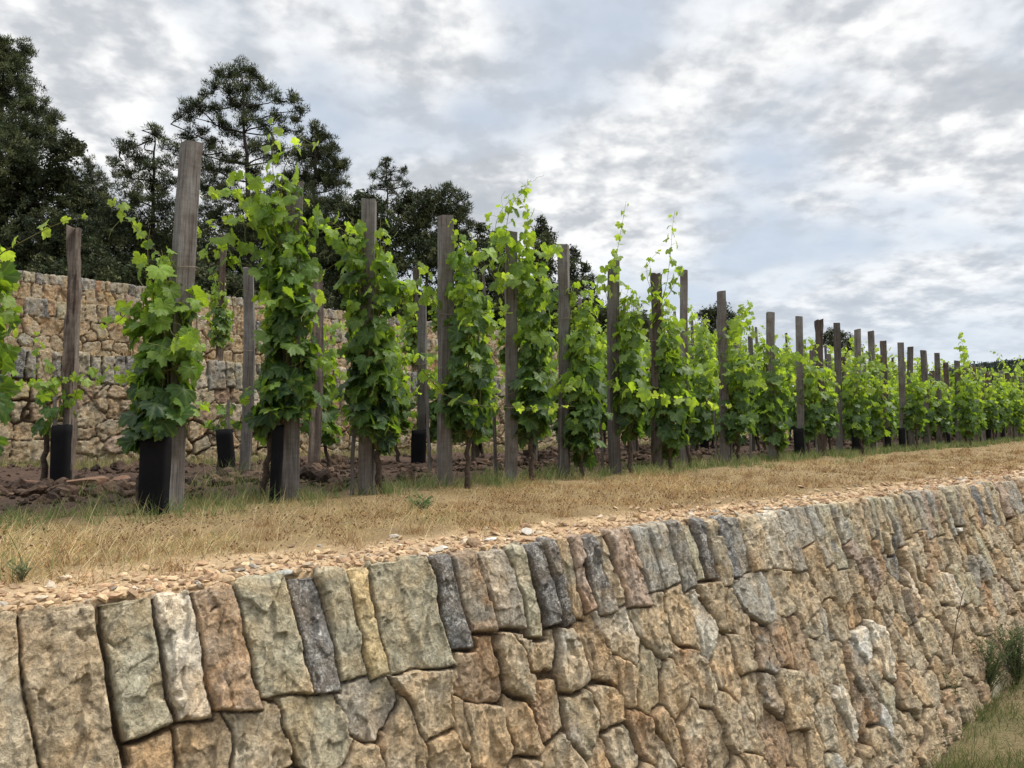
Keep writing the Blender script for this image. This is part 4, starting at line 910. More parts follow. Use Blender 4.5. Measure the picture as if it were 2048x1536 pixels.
# zb, zt, radius, canes, density, centre offset along px (metres right), lean
vp = {0: (.3, 1.35, .2, 5, 1.0, 0), 1: (.36, 1.38, .19, 6, 1.15, -.05), 2: (.45, 1.75, .22, 7, 1.0, -.06), 3: (.33, 1.66, .20, 8, 1.15, -.03), 4: (.40, 1.62, .20, 7, .9, .11), 5: (.40, 1.75, .19, 7, 1.0, .09),
      6: (.18, 1.55, .19, 7, 1.05, .08), 7: (.36, 1.58, .17, 6, .9, .05), 8: (.15, 1.58, .19, 7, 1.0, .05), 9: (.45, 1.1, .16, 5, .7, -.14), 10: (.28, 1.45, .22, 6, 1.0, .06), 11: (.20, 1.35, .24, 7, 1.0, -.08)}
lean = {1: (0.033, 0.0), 5: (0.0, 0.005), 6: (0.0, 0.0), 9: (0, 0)}
row_labels = {}
for i, (px, py) in enumerate(front_px):
    rs_i = np.random.RandomState(500 + i)
    base = on_row(px, C1)
    h = top_z(px + (25 if i == 1 else 0), py, base)
    vis = i                                                       # post 0 is outside the frame
    o = ORD[vis - 1] + ' from the left' if 1 <= vis <= 20 else 'last visible'
    how = {1: 'thick grey square post leaning right', 2: 'grey brown square post topped by a spreading vine', 3: 'grey brown square post with its top bare', 4: 'dark brown square post with its top bare', 5: 'dark square post under a tall vine crown', 6: 'square post with a bare dark grey top', 7: 'square post with a thin vine shoot rising above it',
           8: 'brown post hidden in leaves up to its top', 9: 'slim grey post standing clear of leaves', 10: 'tall grey post with a split pale edge'}.get(i, 'bare topped square post')
    if i > 0:
        add_post(base, h, '%s, %s' % (how, o + (' in the front row' if len((how + o).split()) < 12 else '')), GP, 900 + i, lean.get(i, (rs_i.randn() * 0.006, rs_i.randn() * 0.006)), w=0.088 if i < 3 else (0.066 if i == 9 else 0.082), rot=(0.27 + R(30) if i == 1 else None), rough=(0.5 if i in (8, 13, 17) else (0.2 if i == 4 else 0.05)),
                 ties=((1.22,) if i == 1 else (0.55 + 0.1 * rs_i.rand(), 1.15 + 0.15 * rs_i.rand())) if i < 14 else ())
    if i in vp:
        zb, zt, rad, nc_, dn, off = vp[i]
        spc = []
        for q in specials.get(i, ()):
            pts = [rel(p, base) for p in pp(q['l'], q['d'])]; spc.append(dict(q, pts=pts))
        lev = 3 if i <= 6 else 2
        # centre of the leaf column stands slightly to the camera side of the post
        ctr = (off + NROW.x * 0.09, NROW.y * 0.09)
        me = vine_meshes(700 + i, zb, zt + 0.04, rad * (0.84 if i < 3 else 0.80), lev, nc_ + 2, dn * (1.0 if i < 3 else 0.84), spc, base=(0.10 + off * .5 if i not in (1, 2) else -0.16, -0.02), center=ctr, leaf=0.158 if i < 7 else 0.16)
        where = 'climbing the %s' % how.replace('square post', 'post').replace(' topped by a spreading vine', '').replace(' with a thin vine shoot rising above it', ' with tall thin shoots') if i > 0 else 'reaching in from the left picture edge'
        nm = {0: 'vine reaching in from the left picture edge', 1: 'dense vine column on the thick leaning post, above the widest guard', 2: 'tall spreading vine with yellow green top shoots, on the second front post', 3: 'dense dark vine on the third front post', 4: 'vine beside the fourth, dark brown front post',
              5: 'vine with a pointed yellow green crown on the fifth front post', 6: 'dark vine hanging to the ground at the sixth front post', 7: 'vine with one thin upright shoot at the seventh front post', 8: 'vine with upright shoot and tendrils on the eighth front post', 9: 'low vine beside the slim bare ninth front post',
              10: 'vine with pale tendril shoots on the tenth front post', 11: 'broad bushy vine on the eleventh front post'}[i]
        add_vine(me, base, nm, GV)
# variants for everything farther
VAR2 = [vine_meshes(1200 + k, .22 + .1 * (k % 3), 1.26 + .09 * (k % 4), .17 + 0.025 * (k % 3), 2, 7, 0.86, leaf=0.16, age=(0.2, 0.85), special=([dict(pts=[(0, 0, 1.2), (0.05, 0, 1.5), (0.1 + .1 * (k % 2), .05, 1.75), (.3, .02, 1.85)], a0=.7, a1=1.0, size=.12, step=.06)] if k % 3 == 0 else ())) for k in range(8)]
VAR1 = [vine_meshes(1300 + k, .2, 1.26 + .1 * (k % 3), .25, 1, 7, 0.85, leaf=0.18, age=(0.25, 0.95), special=[dict(pts=[(0, 0, 1.1), (-0.05, .1, 1.45), (0.1, .1, 1.7), (.25 - .2 * (k % 3), .02, 1.85)], a0=.8, a1=1.0, size=.14, step=.06)]) for k in range(6)]
POSTV = [post_mesh(1400 + k, 1.74, 0.074, 0.1 if k % 3 else 0.5) for k in range(5)]
rsx = np.random.RandomState(42)
for i in range(12, len(front_px)):
    px, py = front_px[i]; base = on_row(px, C1)
    t = add_vine(VAR2[(i * 5 + 3) % 8], base + NROW * (0.03 + .09 * rsx.randn()) + DROW * (0.08 + rsx.randn() * .06), 'vine on the %s bare topped post of the front row' % (ORD[i - 1] if i <= 20 else 'last'), GV, rsx.rand() * 6.28)
    t.scale = (0.95, 0.95, 0.88 + 0.12 * rsx.rand())
# posts and vines of the front row farther than one can number, to the right edge of the photo
al = (on_row(1876, C1) - b0).dot(DROW) + 0.62; k = 0
while al < 24.5:
    p = b0 + DROW * al; 
    add_post(p, 1.7, 'small dark post half hidden in leaves at the far right end of the front row', 'far posts of the front row', 0, (rsx.randn() * .008, rsx.randn() * .008), me=POSTV[k % 5]).scale = (1, 1, 0.86 + 0.08 * rsx.rand())
    t = add_vine(VAR1[k % 6] if k > 8 else VAR2[(k * 3) % 8], p + NROW * (0.03 + .09 * rsx.randn()) + DROW * 0.1, 'distant vine in the far right end of the front row', 'far vines of the front row', rsx.rand() * 6.28); t.scale = (1.0, 1.0, 1.0 + 0.15 * rsx.rand())
    al += 0.62; k += 1
# second row ---------------------------------------------------------
C2 = C1 + 1.4245 * 2.05; b2 = on_row(140, C2)
sec = [(140, 458, 'rough dark split post standing left of the vines, with a guard at its foot', 0.9, False), (490, 535, 'grey square post behind and left of the spreading vine', 0.05, False), (628, 533, 'rough reddish post behind the second front vine', 0.4, True),
       (843, 595, 'grey post behind, seen between third and fourth front posts', 0.05, True)]
V2 = 'posts of the second vine row'
for i, (px, py, lb, rg, vine) in enumerate(sec):
    base = on_row(px, C2 if i != 2 else C2 - 0.35); h = top_z(px, py, base)
    add_post(base, h, lb, V2, 1500 + i, (0.0, 0.0), w=0.064 if i == 0 else 0.078, rough=rg, ties=(h * .6,) if i else ())
lv = vine_meshes(1601, .42, .85, .17, 3, 3, 0.55, [dict(pts=[(0, 0, .5), (-.1, -.1, .7), (-.14, -.15, .95), (-.2, -.1, 1.05)], a0=.5, a1=.95, size=.11, step=.09), dict(pts=[(0, 0, .5), (.12, -.1, .72), (.3, -.15, .8), (.42, -.12, .82)], a0=.5, a1=.95, size=.11, step=.08)], base=(-.16, -.03), center=(-.06, -.06), leaf=.12, age=(.25, .8))
add_vine(lv, on_row(140, C2), 'sparse young vine growing out of the guard beside the rough split post', 'vines of the second row')
lv = vine_meshes(1602, .38, .62, .14, 2, 3, 0.6, base=(-.2, -.03), center=(-.16, -.04), leaf=.10, age=(.3, .8))
add_vine(lv, on_row(490, C2), 'short young vine spilling from the tilted guard left of the second post', 'vines of the second row')
add_vine(VAR2[1], on_row(640, C2), 'leafy vine behind the second front post, in the second row', 'vines of the second row', 1.0)
add_vine(VAR2[2], on_row(790, C2), 'leafy vine behind the gap between third and fourth front posts', 'vines of the second row', 2.0)
add_vine(VAR2[4], on_row(868, C2), 'leafy vine at the grey post behind the fourth front post', 'vines of the second row', 3.0)
al = (on_row(960, C2) - b2).dot(DROW); k = 0
while al < 36:
    p = b2 + DROW * al + Vector((rsx.randn() * .04, rsx.randn() * .04, 0)); far = al > 12
    if k % 2 == 0 or far: add_post(p, 1.7, 'post of the second row, mostly hidden behind front row leaves', V2, 0, (rsx.randn() * .01, rsx.randn() * .01), me=POSTV[(k * 2) % 5]).scale = (1, 1, 0.9 + 0.15 * rsx.rand())
    t = add_vine(VAR1[k % 6] if far else VAR2[(k * 3 + 1) % 8], p, 'vine of the second row, seen through the gaps of the front row', 'vines of the second row', rsx.rand() * 6.28); s_ = 0.95 + 0.2 * rsx.rand(); t.scale = (s_, s_, 0.86 + 0.15 * rsx.rand())
    al += 0.72 if not far else 0.85; k += 1
# a row between the two, beginning right of the fourth front post
CM = C1 + 1.4245 * 1.02; pM = on_row(955, CM); k = 0
while k < 34:
    p = pM + DROW * (0.74 * k) + Vector((rsx.randn() * .05, rsx.randn() * .05, 0))
    if k % 3 == 1: add_post(p, 1.7, 'post close behind the front row, wrapped in leaves', 'posts between the front and second rows', 0, (rsx.randn() * .012, rsx.randn() * .012), me=POSTV[(k * 2) % 5]).scale = (.9, .9, 0.86 + 0.12 * rsx.rand())
    t = add_vine(VAR1[k % 6] if k > 15 else VAR2[(k * 3 + 4) % 8], p, 'vine close behind the front row, filling the gap between two front posts', 'vines between the front and second rows', rsx.rand() * 6.28); t.scale = (1, 1, (1.0 if k < 9 else 0.88) + 0.14 * rsx.rand())
    k += 1
# rows on the middle step and, far right, more rows
for (cc_, z_, px0, n_, stp, sc0, lb, gv) in ((C1 + 1.4245 * 4.75, 1.08, 442, 40, 0.95, 0.93, 'vine on the step above the lowest back wall', 'vines on the step above the lowest back wall'),
                                         (C1 + 1.4245 * 7.2, 1.91, 880, 26, 1.2, 0.72, 'vine on the higher step, behind the other rows', 'vines on the higher step')):
    p0 = on_row(px0, cc_)
    for k in range(n_):
        p = p0 + DROW * (stp * k) + Vector((rsx.randn() * .06, rsx.randn() * .06, z_))
        one = (k == 0 and px0 == 442)
        t = add_vine(VAR1[(k * 5) % 6] if k > 7 else VAR2[(k * 3 + 2) % 8], p, 'dark narrow vine at the left end of the step above the lowest wall' if one else lb, gv, rsx.rand() * 6.28)
        t.scale = (0.72, 0.72, 0.78) if one else (1.05, 1.05, sc0 * (0.95 + .2 * rsx.rand()))
        if k % 2 == 1 or one: add_post(p, 1.5, 'short post on the %s step among the back vines' % ('middle' if px0 == 442 else 'upper'), 'posts on the back steps', 0, (rsx.randn() * .02, rsx.randn() * .02), me=POSTV[k % 5]).scale = (.8, .8, .92)
# thin stakes
GS = 'thin grey stakes beside the vines'
for i, (px, h, c, lb, ln) in enumerate(((110, .62, C2 - .1, 'thin stake in the guard beside the rough split post', 0), (296, .58, C1 - .02, 'thin stake rising from the widest guard', 0), (460, .62, C2 - .1, 'thin stake in the tilted guard', -.02), (556, .75, C1 - .05, 'thin stake in the guard at the second front post', 0),
        (706, .75, C1 + .02, 'thin stake left of the third front post', 0.01), (755, .5, C1 + .9, 'thin stake behind and right of the third front post', 0.0), (862, .8, C1 + 1.0, 'thin leaning stake left of the fourth front post', -0.06), (993, .62, C1 + .15, 'thin leaning stake left of the fifth front post', -0.05),
        (1122, .78, C1 - .05, 'thin stake at the foot of the sixth front post', 0.02), (1205, .70, C1 + .1, 'thin leaning stake left of the seventh front post', -0.06), (1322, .5, C1 + .05, 'thin pale stake under the eighth front vine', 0), (1362, .7, C1 + .2, 'thin stake left of the slim ninth post', -.03),
        (1432, .6, C1 + .1, 'thin leaning stake left of the tenth front post', -.04), (1499, .62, C1 + .05, 'thin stake between tenth and eleventh front posts', 0), (1632, .6, C1 + .05, 'thin stake right of the twelfth front post', -.03), (1461, .5, C1, 'thin pale stake touching the tenth front post', 0))):
    o = link('thin_stake', stake_mesh(1700 + i, h, 0.02 if i > 3 else 0.026), loc=on_row(px, c)); o.rotation_euler = (0, ln, 0.6); tag(o, lb, 'stake', GS)
stm = stake_mesh(1720, .7, .018)
for k in range(26):
    p = b2 + DROW * ((on_row(900, C2) - b2).dot(DROW) + k * 0.95 + rsx.rand() * .4); o = link('thin_stake', stm, loc=p); o.rotation_euler = (rsx.randn() * .04, rsx.randn() * .05, 0)
    tag(o, 'thin stake among the second row of vines', 'stake', 'thin stakes of the second row')
# black vine guards
GG = 'black mesh guards round young vines'
for i, (px, c, wpx, h, ln, lb) in enumerate(((125, C2 - .15, 44, .42, 0.0, 'black mesh guard at the foot of the rough split post'), (313, C1 - .12, 74, .38, 0.0, 'widest black mesh guard, in front of the thick leaning post'), (459, C2 - .15, 40, .38, -0.10, 'tilted black mesh guard left of the second front post'),
        (553, C1 - .10, 38, .42, 0.03, 'tall black guard hard left of the second front post'), (838, C2 - .1, 38, .36, 0.0, 'black guard between the third and fourth front posts'), (1312, C2 - .1, 24, .36, 0.0, 'black guard behind the eighth front vine'), (1408, C2 - .1, 22, .4, 0.0, 'black guard behind, left of the tenth front post'),
        (1598, C1 - .05, 24, .36, -.05, 'black guard at the twelfth front post'), (1712, C1 - .05, 22, .38, -.03, 'black guard at the fifteenth front post'), (1774, C1 - .05, 14, .34, 0, 'black guard at the seventeenth front post'), (1802, C1 - .05, 15, .34, 0, 'black guard at the eighteenth front post'),
        (1893, C1 - .05, 12, .4, 0, 'black guard right of the last numbered front post'), (1975, C1 - .05, 11, .4, 0, 'first black guard from the right picture edge'), (2003, C1 - .05, 10, .4, 0, 'black guard nearest the right picture edge'))):
    base = on_row(px, c); w = wpx / F * base.y * (0.76 if i != 3 else 0.55)
    o = link('vine_guard', guard_mesh(1800 + i, h, w, w * (0.7 if i != 1 else 0.5), 0.04), loc=base); o.rotation_euler = (0, ln, 0.15 if i != 1 else 0.0); tag(o, lb, 'guard', GG)

# ------------------------------------------------------------------ trees
NG = np.array([(0.050, 0.066, 0.026), (0.068, 0.084, 0.032), (0.036, 0.048, 0.022), (0.098, 0.108, 0.042)])
def tree(name, label, depth, lumps, trunk, seed, kind='pine', dens=1.0, group='dark trees above the walls', spread=0.7):
    """lumps: (px,py,radius px) of the leaf clouds; trunk: polyline px,py from foot to top"""
    rs = np.random.RandomState(seed); k = depth / F
    tp = [at(px, py, depth) for px, py in trunk]; base = Vector((tp[0].x, depth, tp[0].z))
    root = thing(name, label, 'tree', base, group); TB = Buf(); B = Buf()
    L0 = (tp[-1] - tp[0]).length; r0 = max(0.05, L0 * 0.016)
    m = 14; poly = []
    for i in range(m + 1):
        f = i / m * (len(tp) - 1); j = min(int(f), len(tp) - 2); p = tp[j].lerp(tp[j + 1], f - j); poly.append(p - base + Vector((rs.randn(), rs.randn(), 0)) * 0.012)
    tube(TB, poly, [r0 * (1 - 0.85 * i / m) for i in range(m + 1)], 8, c=(0.055, 0.045, 0.038))
    BR = Buf()
    P = []; cs_ = []
    for (px, py, rp) in lumps:
        yd = depth + rs.randn() * spread * 0.8; c = at(px, py, yd) - base; r = rp * k * 1.02
        # limb from the trunk to the cloud
        zt = max(0.1, min(poly[-1].z * 0.95, c.z - 0.25 * math.hypot(c.x, c.y) - 0.3 * r)); ii = min(range(m + 1), key=lambda q: abs(poly[q].z - zt)); p0 = poly[ii]
        if len(P) % 5 not in (0, 3) and P:
            cand = min(cs_, key=lambda q_: (q_ - c).length + max(0, q_.z - c.z) * 1.5); p0 = cand; ii = m - 2
        cs_.append(c)
        lm = [p0, p0.lerp(c, 0.35) + Vector((rs.randn(), rs.randn(), -0.6)) * 0.12, p0.lerp(c, 0.7) + Vector((rs.randn(), rs.randn(), -0.3)) * 0.12, c]
        tube(BR, lm, [max(0.018, r0 * 0.26 * (1 - ii / m) + 0.012), 0.024, 0.016, 0.009], 5, c=(0.05, 0.042, 0.036), cap=False)
        ns = max(6, int((33 if kind == 'pine' else 34) * dens * (r / 0.4) ** 2))
        d = rs.randn(ns, 3); d /= np.linalg.norm(d, axis=1, keepdims=True); rad = r * rs.rand(ns) ** 0.58
        q = np.array(c) + d * rad[:, None] * np.array([1.05, 1.1, 0.88]) * (1 + 0.18 * rs.randn(ns, 1))
        for s_ in range(0, ns, 3):
            tube(BR, [c.lerp(Vector(q[s_]), 0.0), (c.lerp(Vector(q[s_]), 0.5) + Vector((0, 0, -0.04))), Vector(q[s_])], [0.010, 0.007, 0.004], 3, c=(0.05, 0.042, 0.036), cap=False)
        P.append(q)
    Q = np.concatenate(P); n = len(Q); K = 46 if kind == 'pine' else 36
    tr = 0.090 * (0.7 + 0.7 * rs.rand(n)) * (depth / 20) ** 0.5 * (1.0 if kind == 'pine' else 1.35)
    o = rs.randn(n, K, 3); o /= np.linalg.norm(o, axis=2, keepdims=True); o *= rs.rand(n, K, 1) ** 0.45
    C = Q[:, None] + o * tr[:, None, None] * np.array([1.15, 1.15, 0.95])
    if kind == 'pine':
        dr = o * 0.8 + rs.randn(n, K, 3) * 0.45 + np.array([0, 0, 0.55]); dr /= np.linalg.norm(dr, axis=2, keepdims=True)
        sd = np.cross(dr, rs.randn(n, K, 3)); sd /= np.linalg.norm(sd, axis=2, keepdims=True)
        ln = 0.075 + 0.05 * rs.rand(n, K, 1); wd = 0.007 + 0.006 * rs.rand(n, K, 1)
        V = np.stack([C - sd * wd, C + sd * wd, C + dr * ln], 2)
    else:
        V = C[:, :, None] + rs.randn(n, K, 3, 3) * 0.030
    V = V.reshape(-1, 3); f = np.arange(len(V)).reshape(-1, 3)
    tone = (0.6 + 0.85 * rs.rand(n, 1)) ; base_c = NG[rs.randint(0, 4, n)] * tone
    if kind == 'oak': base_c = base_c * np.array([0.85, 0.85, 0.9])
    cols = np.repeat((base_c[:, None] * (0.8 + 0.4 * rs.rand(n, K, 1))).reshape(-1, 3), 3, 0)
    link('trunk', TB.mesh('trunk', (M_TREEBARK,)), root); link('branches', BR.mesh('branches', (M_TREEBARK,)), root)
    link('crown', mesh_np('crown', V, f, (M_NEEDLE,), {'col': cols}, smooth=False), root)
    return root
tree('pine_tree', 'tall dark pine at the left picture edge', 20, [(0, 85, 22), (8, 110, 34), (48, 100, 24), (30, 130, 30), (-20, 150, 60), (40, 165, 34), (10, 200, 50), (60, 205, 32), (85, 225, 28), (108, 238, 20), (20, 260, 60), (70, 265, 40), (-30, 300, 70), (100, 268, 20), (50, 310, 40)], [(-20, 560), (-10, 400), (0, 250), (10, 90)], 1, dens=1.15)
tree('oak_tree', 'dark broad oak below the tall left pine', 19, [(110, 300, 34), (140, 285, 22), (155, 300, 16), (60, 345, 55), (120, 350, 45), (0, 370, 75), (150, 395, 50), (60, 420, 75), (120, 470, 75), (0, 470, 85), (40, 530, 80), (150, 520, 70)], [(70, 600), (80, 480), (90, 380), (105, 300)], 2, 'oak', 1.25)
tree('pine_tree', 'small thin pine in the gap right of the left oak', 24, [(175, 320, 14), (180, 340, 20), (198, 352, 16), (170, 365, 26), (200, 385, 28), (215, 370, 14), (185, 420, 40), (215, 440, 40), (190, 480, 50)], [(195, 580), (190, 450), (182, 320)], 3, dens=0.75)
tree('pine_tree', 'pine with an airy crown left of the tallest post', 21, [(308, 258, 15), (320, 275, 15), (335, 292, 16), (296, 282, 12), (262, 290, 22), (240, 300, 16), (228, 322, 15), (275, 320, 26), (300, 335, 24), (335, 325, 20), (255, 350, 32), (310, 370, 36), (345, 365, 24), (270, 400, 45), (330, 420, 40), (240, 440, 40), (290, 470, 55), (350, 490, 40)], [(310, 600), (305, 440), (308, 330), (309, 255)], 4, dens=0.85)
tree('pine_tree', 'large umbrella shaped pine rising highest behind the tallest post', 22, [(485, 140, 22), (462, 150, 22), (436, 150, 18), (512, 152, 20), (430, 175, 16), (458, 182, 24), (490, 180, 26), (528, 180, 22), (548, 200, 18), (470, 212, 22), (505, 215, 24), (402, 190, 14), (398, 212, 20), (372, 210, 15), (362, 232, 14), (385, 235, 18), (425, 215, 20), (590, 200, 18), (602, 222, 15), (588, 240, 16), (556, 235, 18), (530, 250, 20), (445, 245, 22),
      (572, 262, 14), (600, 262, 10), (490, 240, 22), (470, 270, 20), (540, 285, 18), (500, 290, 18), (470, 320, 22), (560, 300, 18), (375, 275, 20), (400, 262, 15), (360, 295, 14), (420, 285, 22), (445, 305, 18), (395, 310, 20), (375, 330, 20), (420, 335, 24), (455, 345, 20), (440, 375, 30), (400, 370, 28), (520, 300, 20), (545, 320, 20), (510, 345, 22), (480, 400, 30), (520, 410, 35), (430, 430, 45), (500, 470, 50)], [(500, 600), (499, 450), (495, 330), (488, 255), (485, 150)], 5, dens=1.05, spread=0.6)
tree('pine_tree', 'dense dark pine right of the umbrella shaped pine', 21.5, [(630, 258, 14), (648, 272, 18), (615, 285, 20), (600, 310, 24), (658, 300, 24), (632, 315, 28), (676, 330, 20), (686, 330, 14), (640, 355, 38), (600, 360, 32), (670, 368, 26), (570, 390, 35), (625, 410, 50), (675, 405, 24), (590, 460, 55), (650, 470, 50)], [(620, 600), (625, 450), (630, 330), (632, 258)], 6, dens=1.5)
tree('pine_tree', 'slender airy pine top between the two denser groups', 23, [(772, 322, 8), (765, 338, 12), (780, 345, 13), (752, 352, 11), (805, 342, 9), (800, 360, 12), (770, 365, 18), (752, 378, 13), (790, 382, 18), (812, 372, 8)], [(775, 560), (775, 440), (773, 318)], 7, dens=0.75)
tree('oak_tree', 'broad dark oak behind the third front post', 20, [(720, 400, 22), (742, 405, 20), (700, 418, 22), (760, 415, 24), (730, 440, 38), (690, 460, 40), (770, 460, 45), (720, 500, 55), (780, 520, 50), (660, 520, 55)], [(730, 620), (728, 500), (724, 400)], 8, 'oak', 1.3)
tree('oak_tree', 'broad dark oak behind the fourth front post', 20.5, [(820, 402, 22), (845, 395, 20), (862, 392, 18), (800, 420, 26), (840, 430, 34), (880, 420, 30), (905, 440, 28), (830, 470, 45), (890, 480, 40), (860, 520, 55), (925, 475, 20)], [(855, 640), (852, 520), (850, 400)], 9, 'oak', 1.3)
tree('pine_tree', 'ragged pine just right of the fourth front post', 21, [(892, 372, 12), (905, 385, 15), (882, 390, 14), (922, 398, 14), (932, 420, 13), (915, 420, 20), (938, 445, 14), (925, 470, 22), (940, 500, 25)], [(915, 640), (912, 500), (894, 372)], 10, dens=1.2)
tree('oak_tree', 'dark tree low between the fourth and fifth front posts', 22, [(960, 458, 16), (985, 468, 14), (965, 485, 22), (1000, 490, 20), (980, 520, 35), (1020, 540, 40), (950, 560, 50), (1010, 600, 50)], [(985, 680), (980, 560), (968, 460)], 11, 'oak', 1.2)
tree('cypress_tree', 'dark upright cypress between the fifth and sixth posts', 21, [(1084, 440, 8), (1088, 455, 14), (1078, 468, 14), (1096, 475, 12), (1086, 492, 20), (1080, 520, 24), (1095, 530, 20), (1085, 570, 34)], [(1086, 680), (1086, 560), (1085, 445)], 12, 'oak', 1.9)
tree('oak_tree', 'dark feathery tree right of the sixth front post', 23, [(1143, 498, 9), (1150, 515, 14), (1168, 535, 14), (1140, 540, 22), (1182, 560, 12), (1160, 570, 25), (1190, 580, 10), (1130, 590, 35), (1182, 605, 22), (1150, 630, 40), (1110, 620, 40), (1195, 640, 25)], [(1150, 700), (1150, 600), (1145, 500)], 13, 'oak', 1.1)
tree('oak_tree', 'dark round tree behind the tenth front post', 30, [(1418, 622, 12), (1440, 618, 14), (1405, 632, 10), (1462, 632, 14), (1430, 640, 20), (1475, 655, 14), (1450, 665, 22), (1410, 668, 24), (1440, 690, 30)], [(1440, 740), (1438, 690), (1435, 630)], 14, 'oak', 1.3, spread=0.5)
tree('oak_tree', 'small dark round tree behind the thirteenth front post', 36, [(1668, 664, 9), (1685, 670, 11), (1655, 672, 9), (1700, 682, 12), (1645, 682, 11), (1670, 688, 18), (1710, 695, 10), (1690, 700, 16)], [(1675, 740), (1675, 700), (1674, 665)], 15, 'oak', 1.3, spread=0.4)
tree('oak_tree', 'dark evergreen oak filling the wood behind the leaning post', 25, [(230, 460, 60), (300, 500, 60), (370, 480, 60), (430, 520, 60), (250, 540, 60), (340, 560, 50)], [(320, 620), (322, 560), (325, 480)], 16, 'oak', 1.2)
tree('oak_tree', 'dark evergreen oak filling the wood behind the second front post', 26, [(480, 480, 55), (550, 470, 60), (620, 500, 60), (500, 550, 60), (580, 560, 60), (670, 560, 50), (540, 420, 45)], [(560, 640), (560, 560), (562, 460)], 17, 'oak', 1.2)

rsb = np.random.RandomState(91)
for q, px in enumerate(range(40, 1300, 82)):
    py = 560 + max(0, px - 300) * 0.105; lm = [(px + rsb.randn() * 14, py + rsb.randn() * 10, 34 + 10 * rsb.rand()) for _ in range(5)] + [(px + rsb.randn() * 10, py + 50, 44), (px + 20, py + 85, 44)]
    tree('evergreen_bush', 'dark evergreen undergrowth between the tree trunks above the topmost wall', 17.5 + rsb.rand() * 2 + max(0, px - 500) * 0.006, lm, [(px, py + 120), (px, py + 40), (px, py)], 300 + q, 'oak', 0.9, 'undergrowth below the trees')
# ------------------------------------------------------------------ plants on the bank
def weed(name, label, base, h, n, seed, cols, leaf=0.025, spread=0.12, cat='plant'):
    rs = np.random.RandomState(seed); B = Buf(); L_ = []
    root = thing(name, label, cat, base)
    Q = []; D = []
    for i in range(n):
        a = rs.rand() * 6.28; hh = h * (0.5 + 0.5 * rs.rand()); sp_ = spread * rs.rand()
        pts = [Vector((math.cos(a) * sp_ * f ** 1.3 + rs.randn() * .004, math.sin(a) * sp_ * f ** 1.3 + rs.randn() * .004, hh * f)) for f in np.linspace(0, 1, 6)]
        tube(B, pts, [0.0025, .0024, .0022, .002, .0016, .001], 4, c=(0.14, 0.14, 0.07))
        for f in np.linspace(0.15, 1, int(hh / 0.009)):
            j = min(4, int(f * 5)); p = pts[j].lerp(pts[j + 1], f * 5 - j if j < 5 else 1); aa = rs.rand() * 6.28
            d = Vector((math.cos(aa), math.sin(aa), 0.5 + 0.5 * rs.rand())).normalized(); Q.append(p); D.append(d)
    Q = np.array(Q); D = np.array(D); m = len(Q); sd = np.cross(D, rs.randn(m, 3)); sd /= np.linalg.norm(sd, axis=1, keepdims=True)
    ln = leaf * (0.6 + 0.8 * rs.rand(m, 1)); V = np.stack([Q, Q + D * ln * .5 + sd * ln * .14, Q + D * ln, Q + D * ln * .5 - sd * ln * .14], 1).reshape(-1, 3)
    c = np.repeat(np.array(cols)[rs.randint(0, len(cols), m)] * (0.7 + 0.6 * rs.rand(m, 1)), 4, 0)
    link('stems', B.mesh('stems', (M_CANE,)), root)
    link('leaves', mesh_np('leaves', V, np.arange(len(V)).reshape(-1, 4), (M_GREEN,), {'col': c}, smooth=False), root)
def low_pt(s, w):
    x = AW[0] + DW[0] * s - NW[0] * -w; y = AW[1] + DW[1] * s - NW[1] * -w
    return Vector((x, y, float(lower_z(np.array(x), np.array(y)))))
def low_at(px, py):
    z = -1.3
    for _ in range(12):
        p = on_ground(px, py, z); z = float(lower_z(np.array(p.x), np.array(p.y)))
    return on_ground(px, py, z)
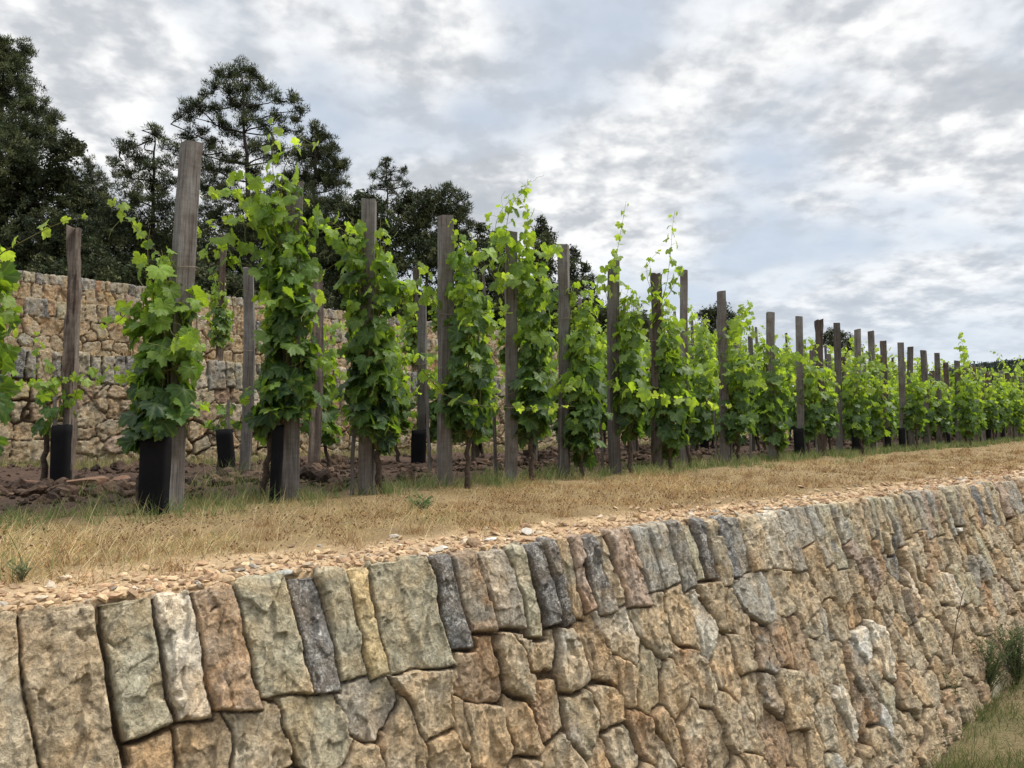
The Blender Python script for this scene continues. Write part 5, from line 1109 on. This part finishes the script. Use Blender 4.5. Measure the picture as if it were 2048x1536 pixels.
BG = [(0.09, 0.13, 0.045), (0.13, 0.17, 0.06), (0.07, 0.10, 0.045)]
weed('broom_bush', 'bushy dark green broom at the wall foot near the right edge', low_at(1970, 1400), 0.38, 70, 1, BG, 0.022, 0.15, 'bush')
weed('broom_bush', 'narrow upright green bush left of the tall bare twig', low_at(1900, 1450), 0.34, 26, 2, BG, 0.02, 0.05, 'bush')
weed('broom_bush', 'green shrub cut by the right picture edge', low_at(2035, 1370), 0.38, 50, 3, BG, 0.022, 0.14, 'bush')
weed('weed_plant', 'bright green weed at the bottom edge below the wall', low_at(1660, 1600), 0.22, 16, 4, [(0.10, 0.19, 0.05), (0.14, 0.24, 0.07)], 0.04, 0.09)
weed('weed_plant', 'small green weed at the bottom edge right of the bright one', low_at(1705, 1590), 0.13, 14, 5, [(0.10, 0.17, 0.05), (0.15, 0.20, 0.07)], 0.03, 0.12)
weed('weed_plant', 'dry olive weed on the bank in the bottom right corner', low_at(1870, 1490), 0.16, 22, 6, [(0.16, 0.16, 0.06), (0.20, 0.18, 0.08)], 0.02, 0.15)
weed('weed_plant', 'low green weed in the dry grass below the third front post', on_ground(845, 1022), 0.07, 16, 7, [(0.10, 0.17, 0.06), (0.14, 0.22, 0.08)], 0.03, 0.08)
weed('weed_plant', 'grey green weed in the dry grass at the left picture edge', on_ground(42, 1165), 0.06, 14, 8, [(0.13, 0.17, 0.08), (0.18, 0.21, 0.10)], 0.016, 0.05)
# tall bare twig in front of the wall
B = Buf(); f0 = low_at(1898, 1440); pts = []
for (px, py) in ((1898, 1410), (1900, 1360), (1905, 1300), (1913, 1240), (1925, 1190), (1932, 1172)): pts.append(at(px, py, f0.y) - f0)
pts = [Vector((0, 0, 0))] + pts; tube(B, pts, [.004, .0036, .0034, .003, .0026, .002, .0014], 5, c=(0.10, 0.07, 0.05))
tube(B, [pts[4], pts[4] + Vector((.05, 0, .07))], [.0018, .001], 4, c=(0.10, 0.07, 0.05))
tag(link('bare_twig', B.mesh('bare_twig', (M_CANE,)), loc=f0), 'tall thin bare twig rising in front of the wall at the right', 'twig')
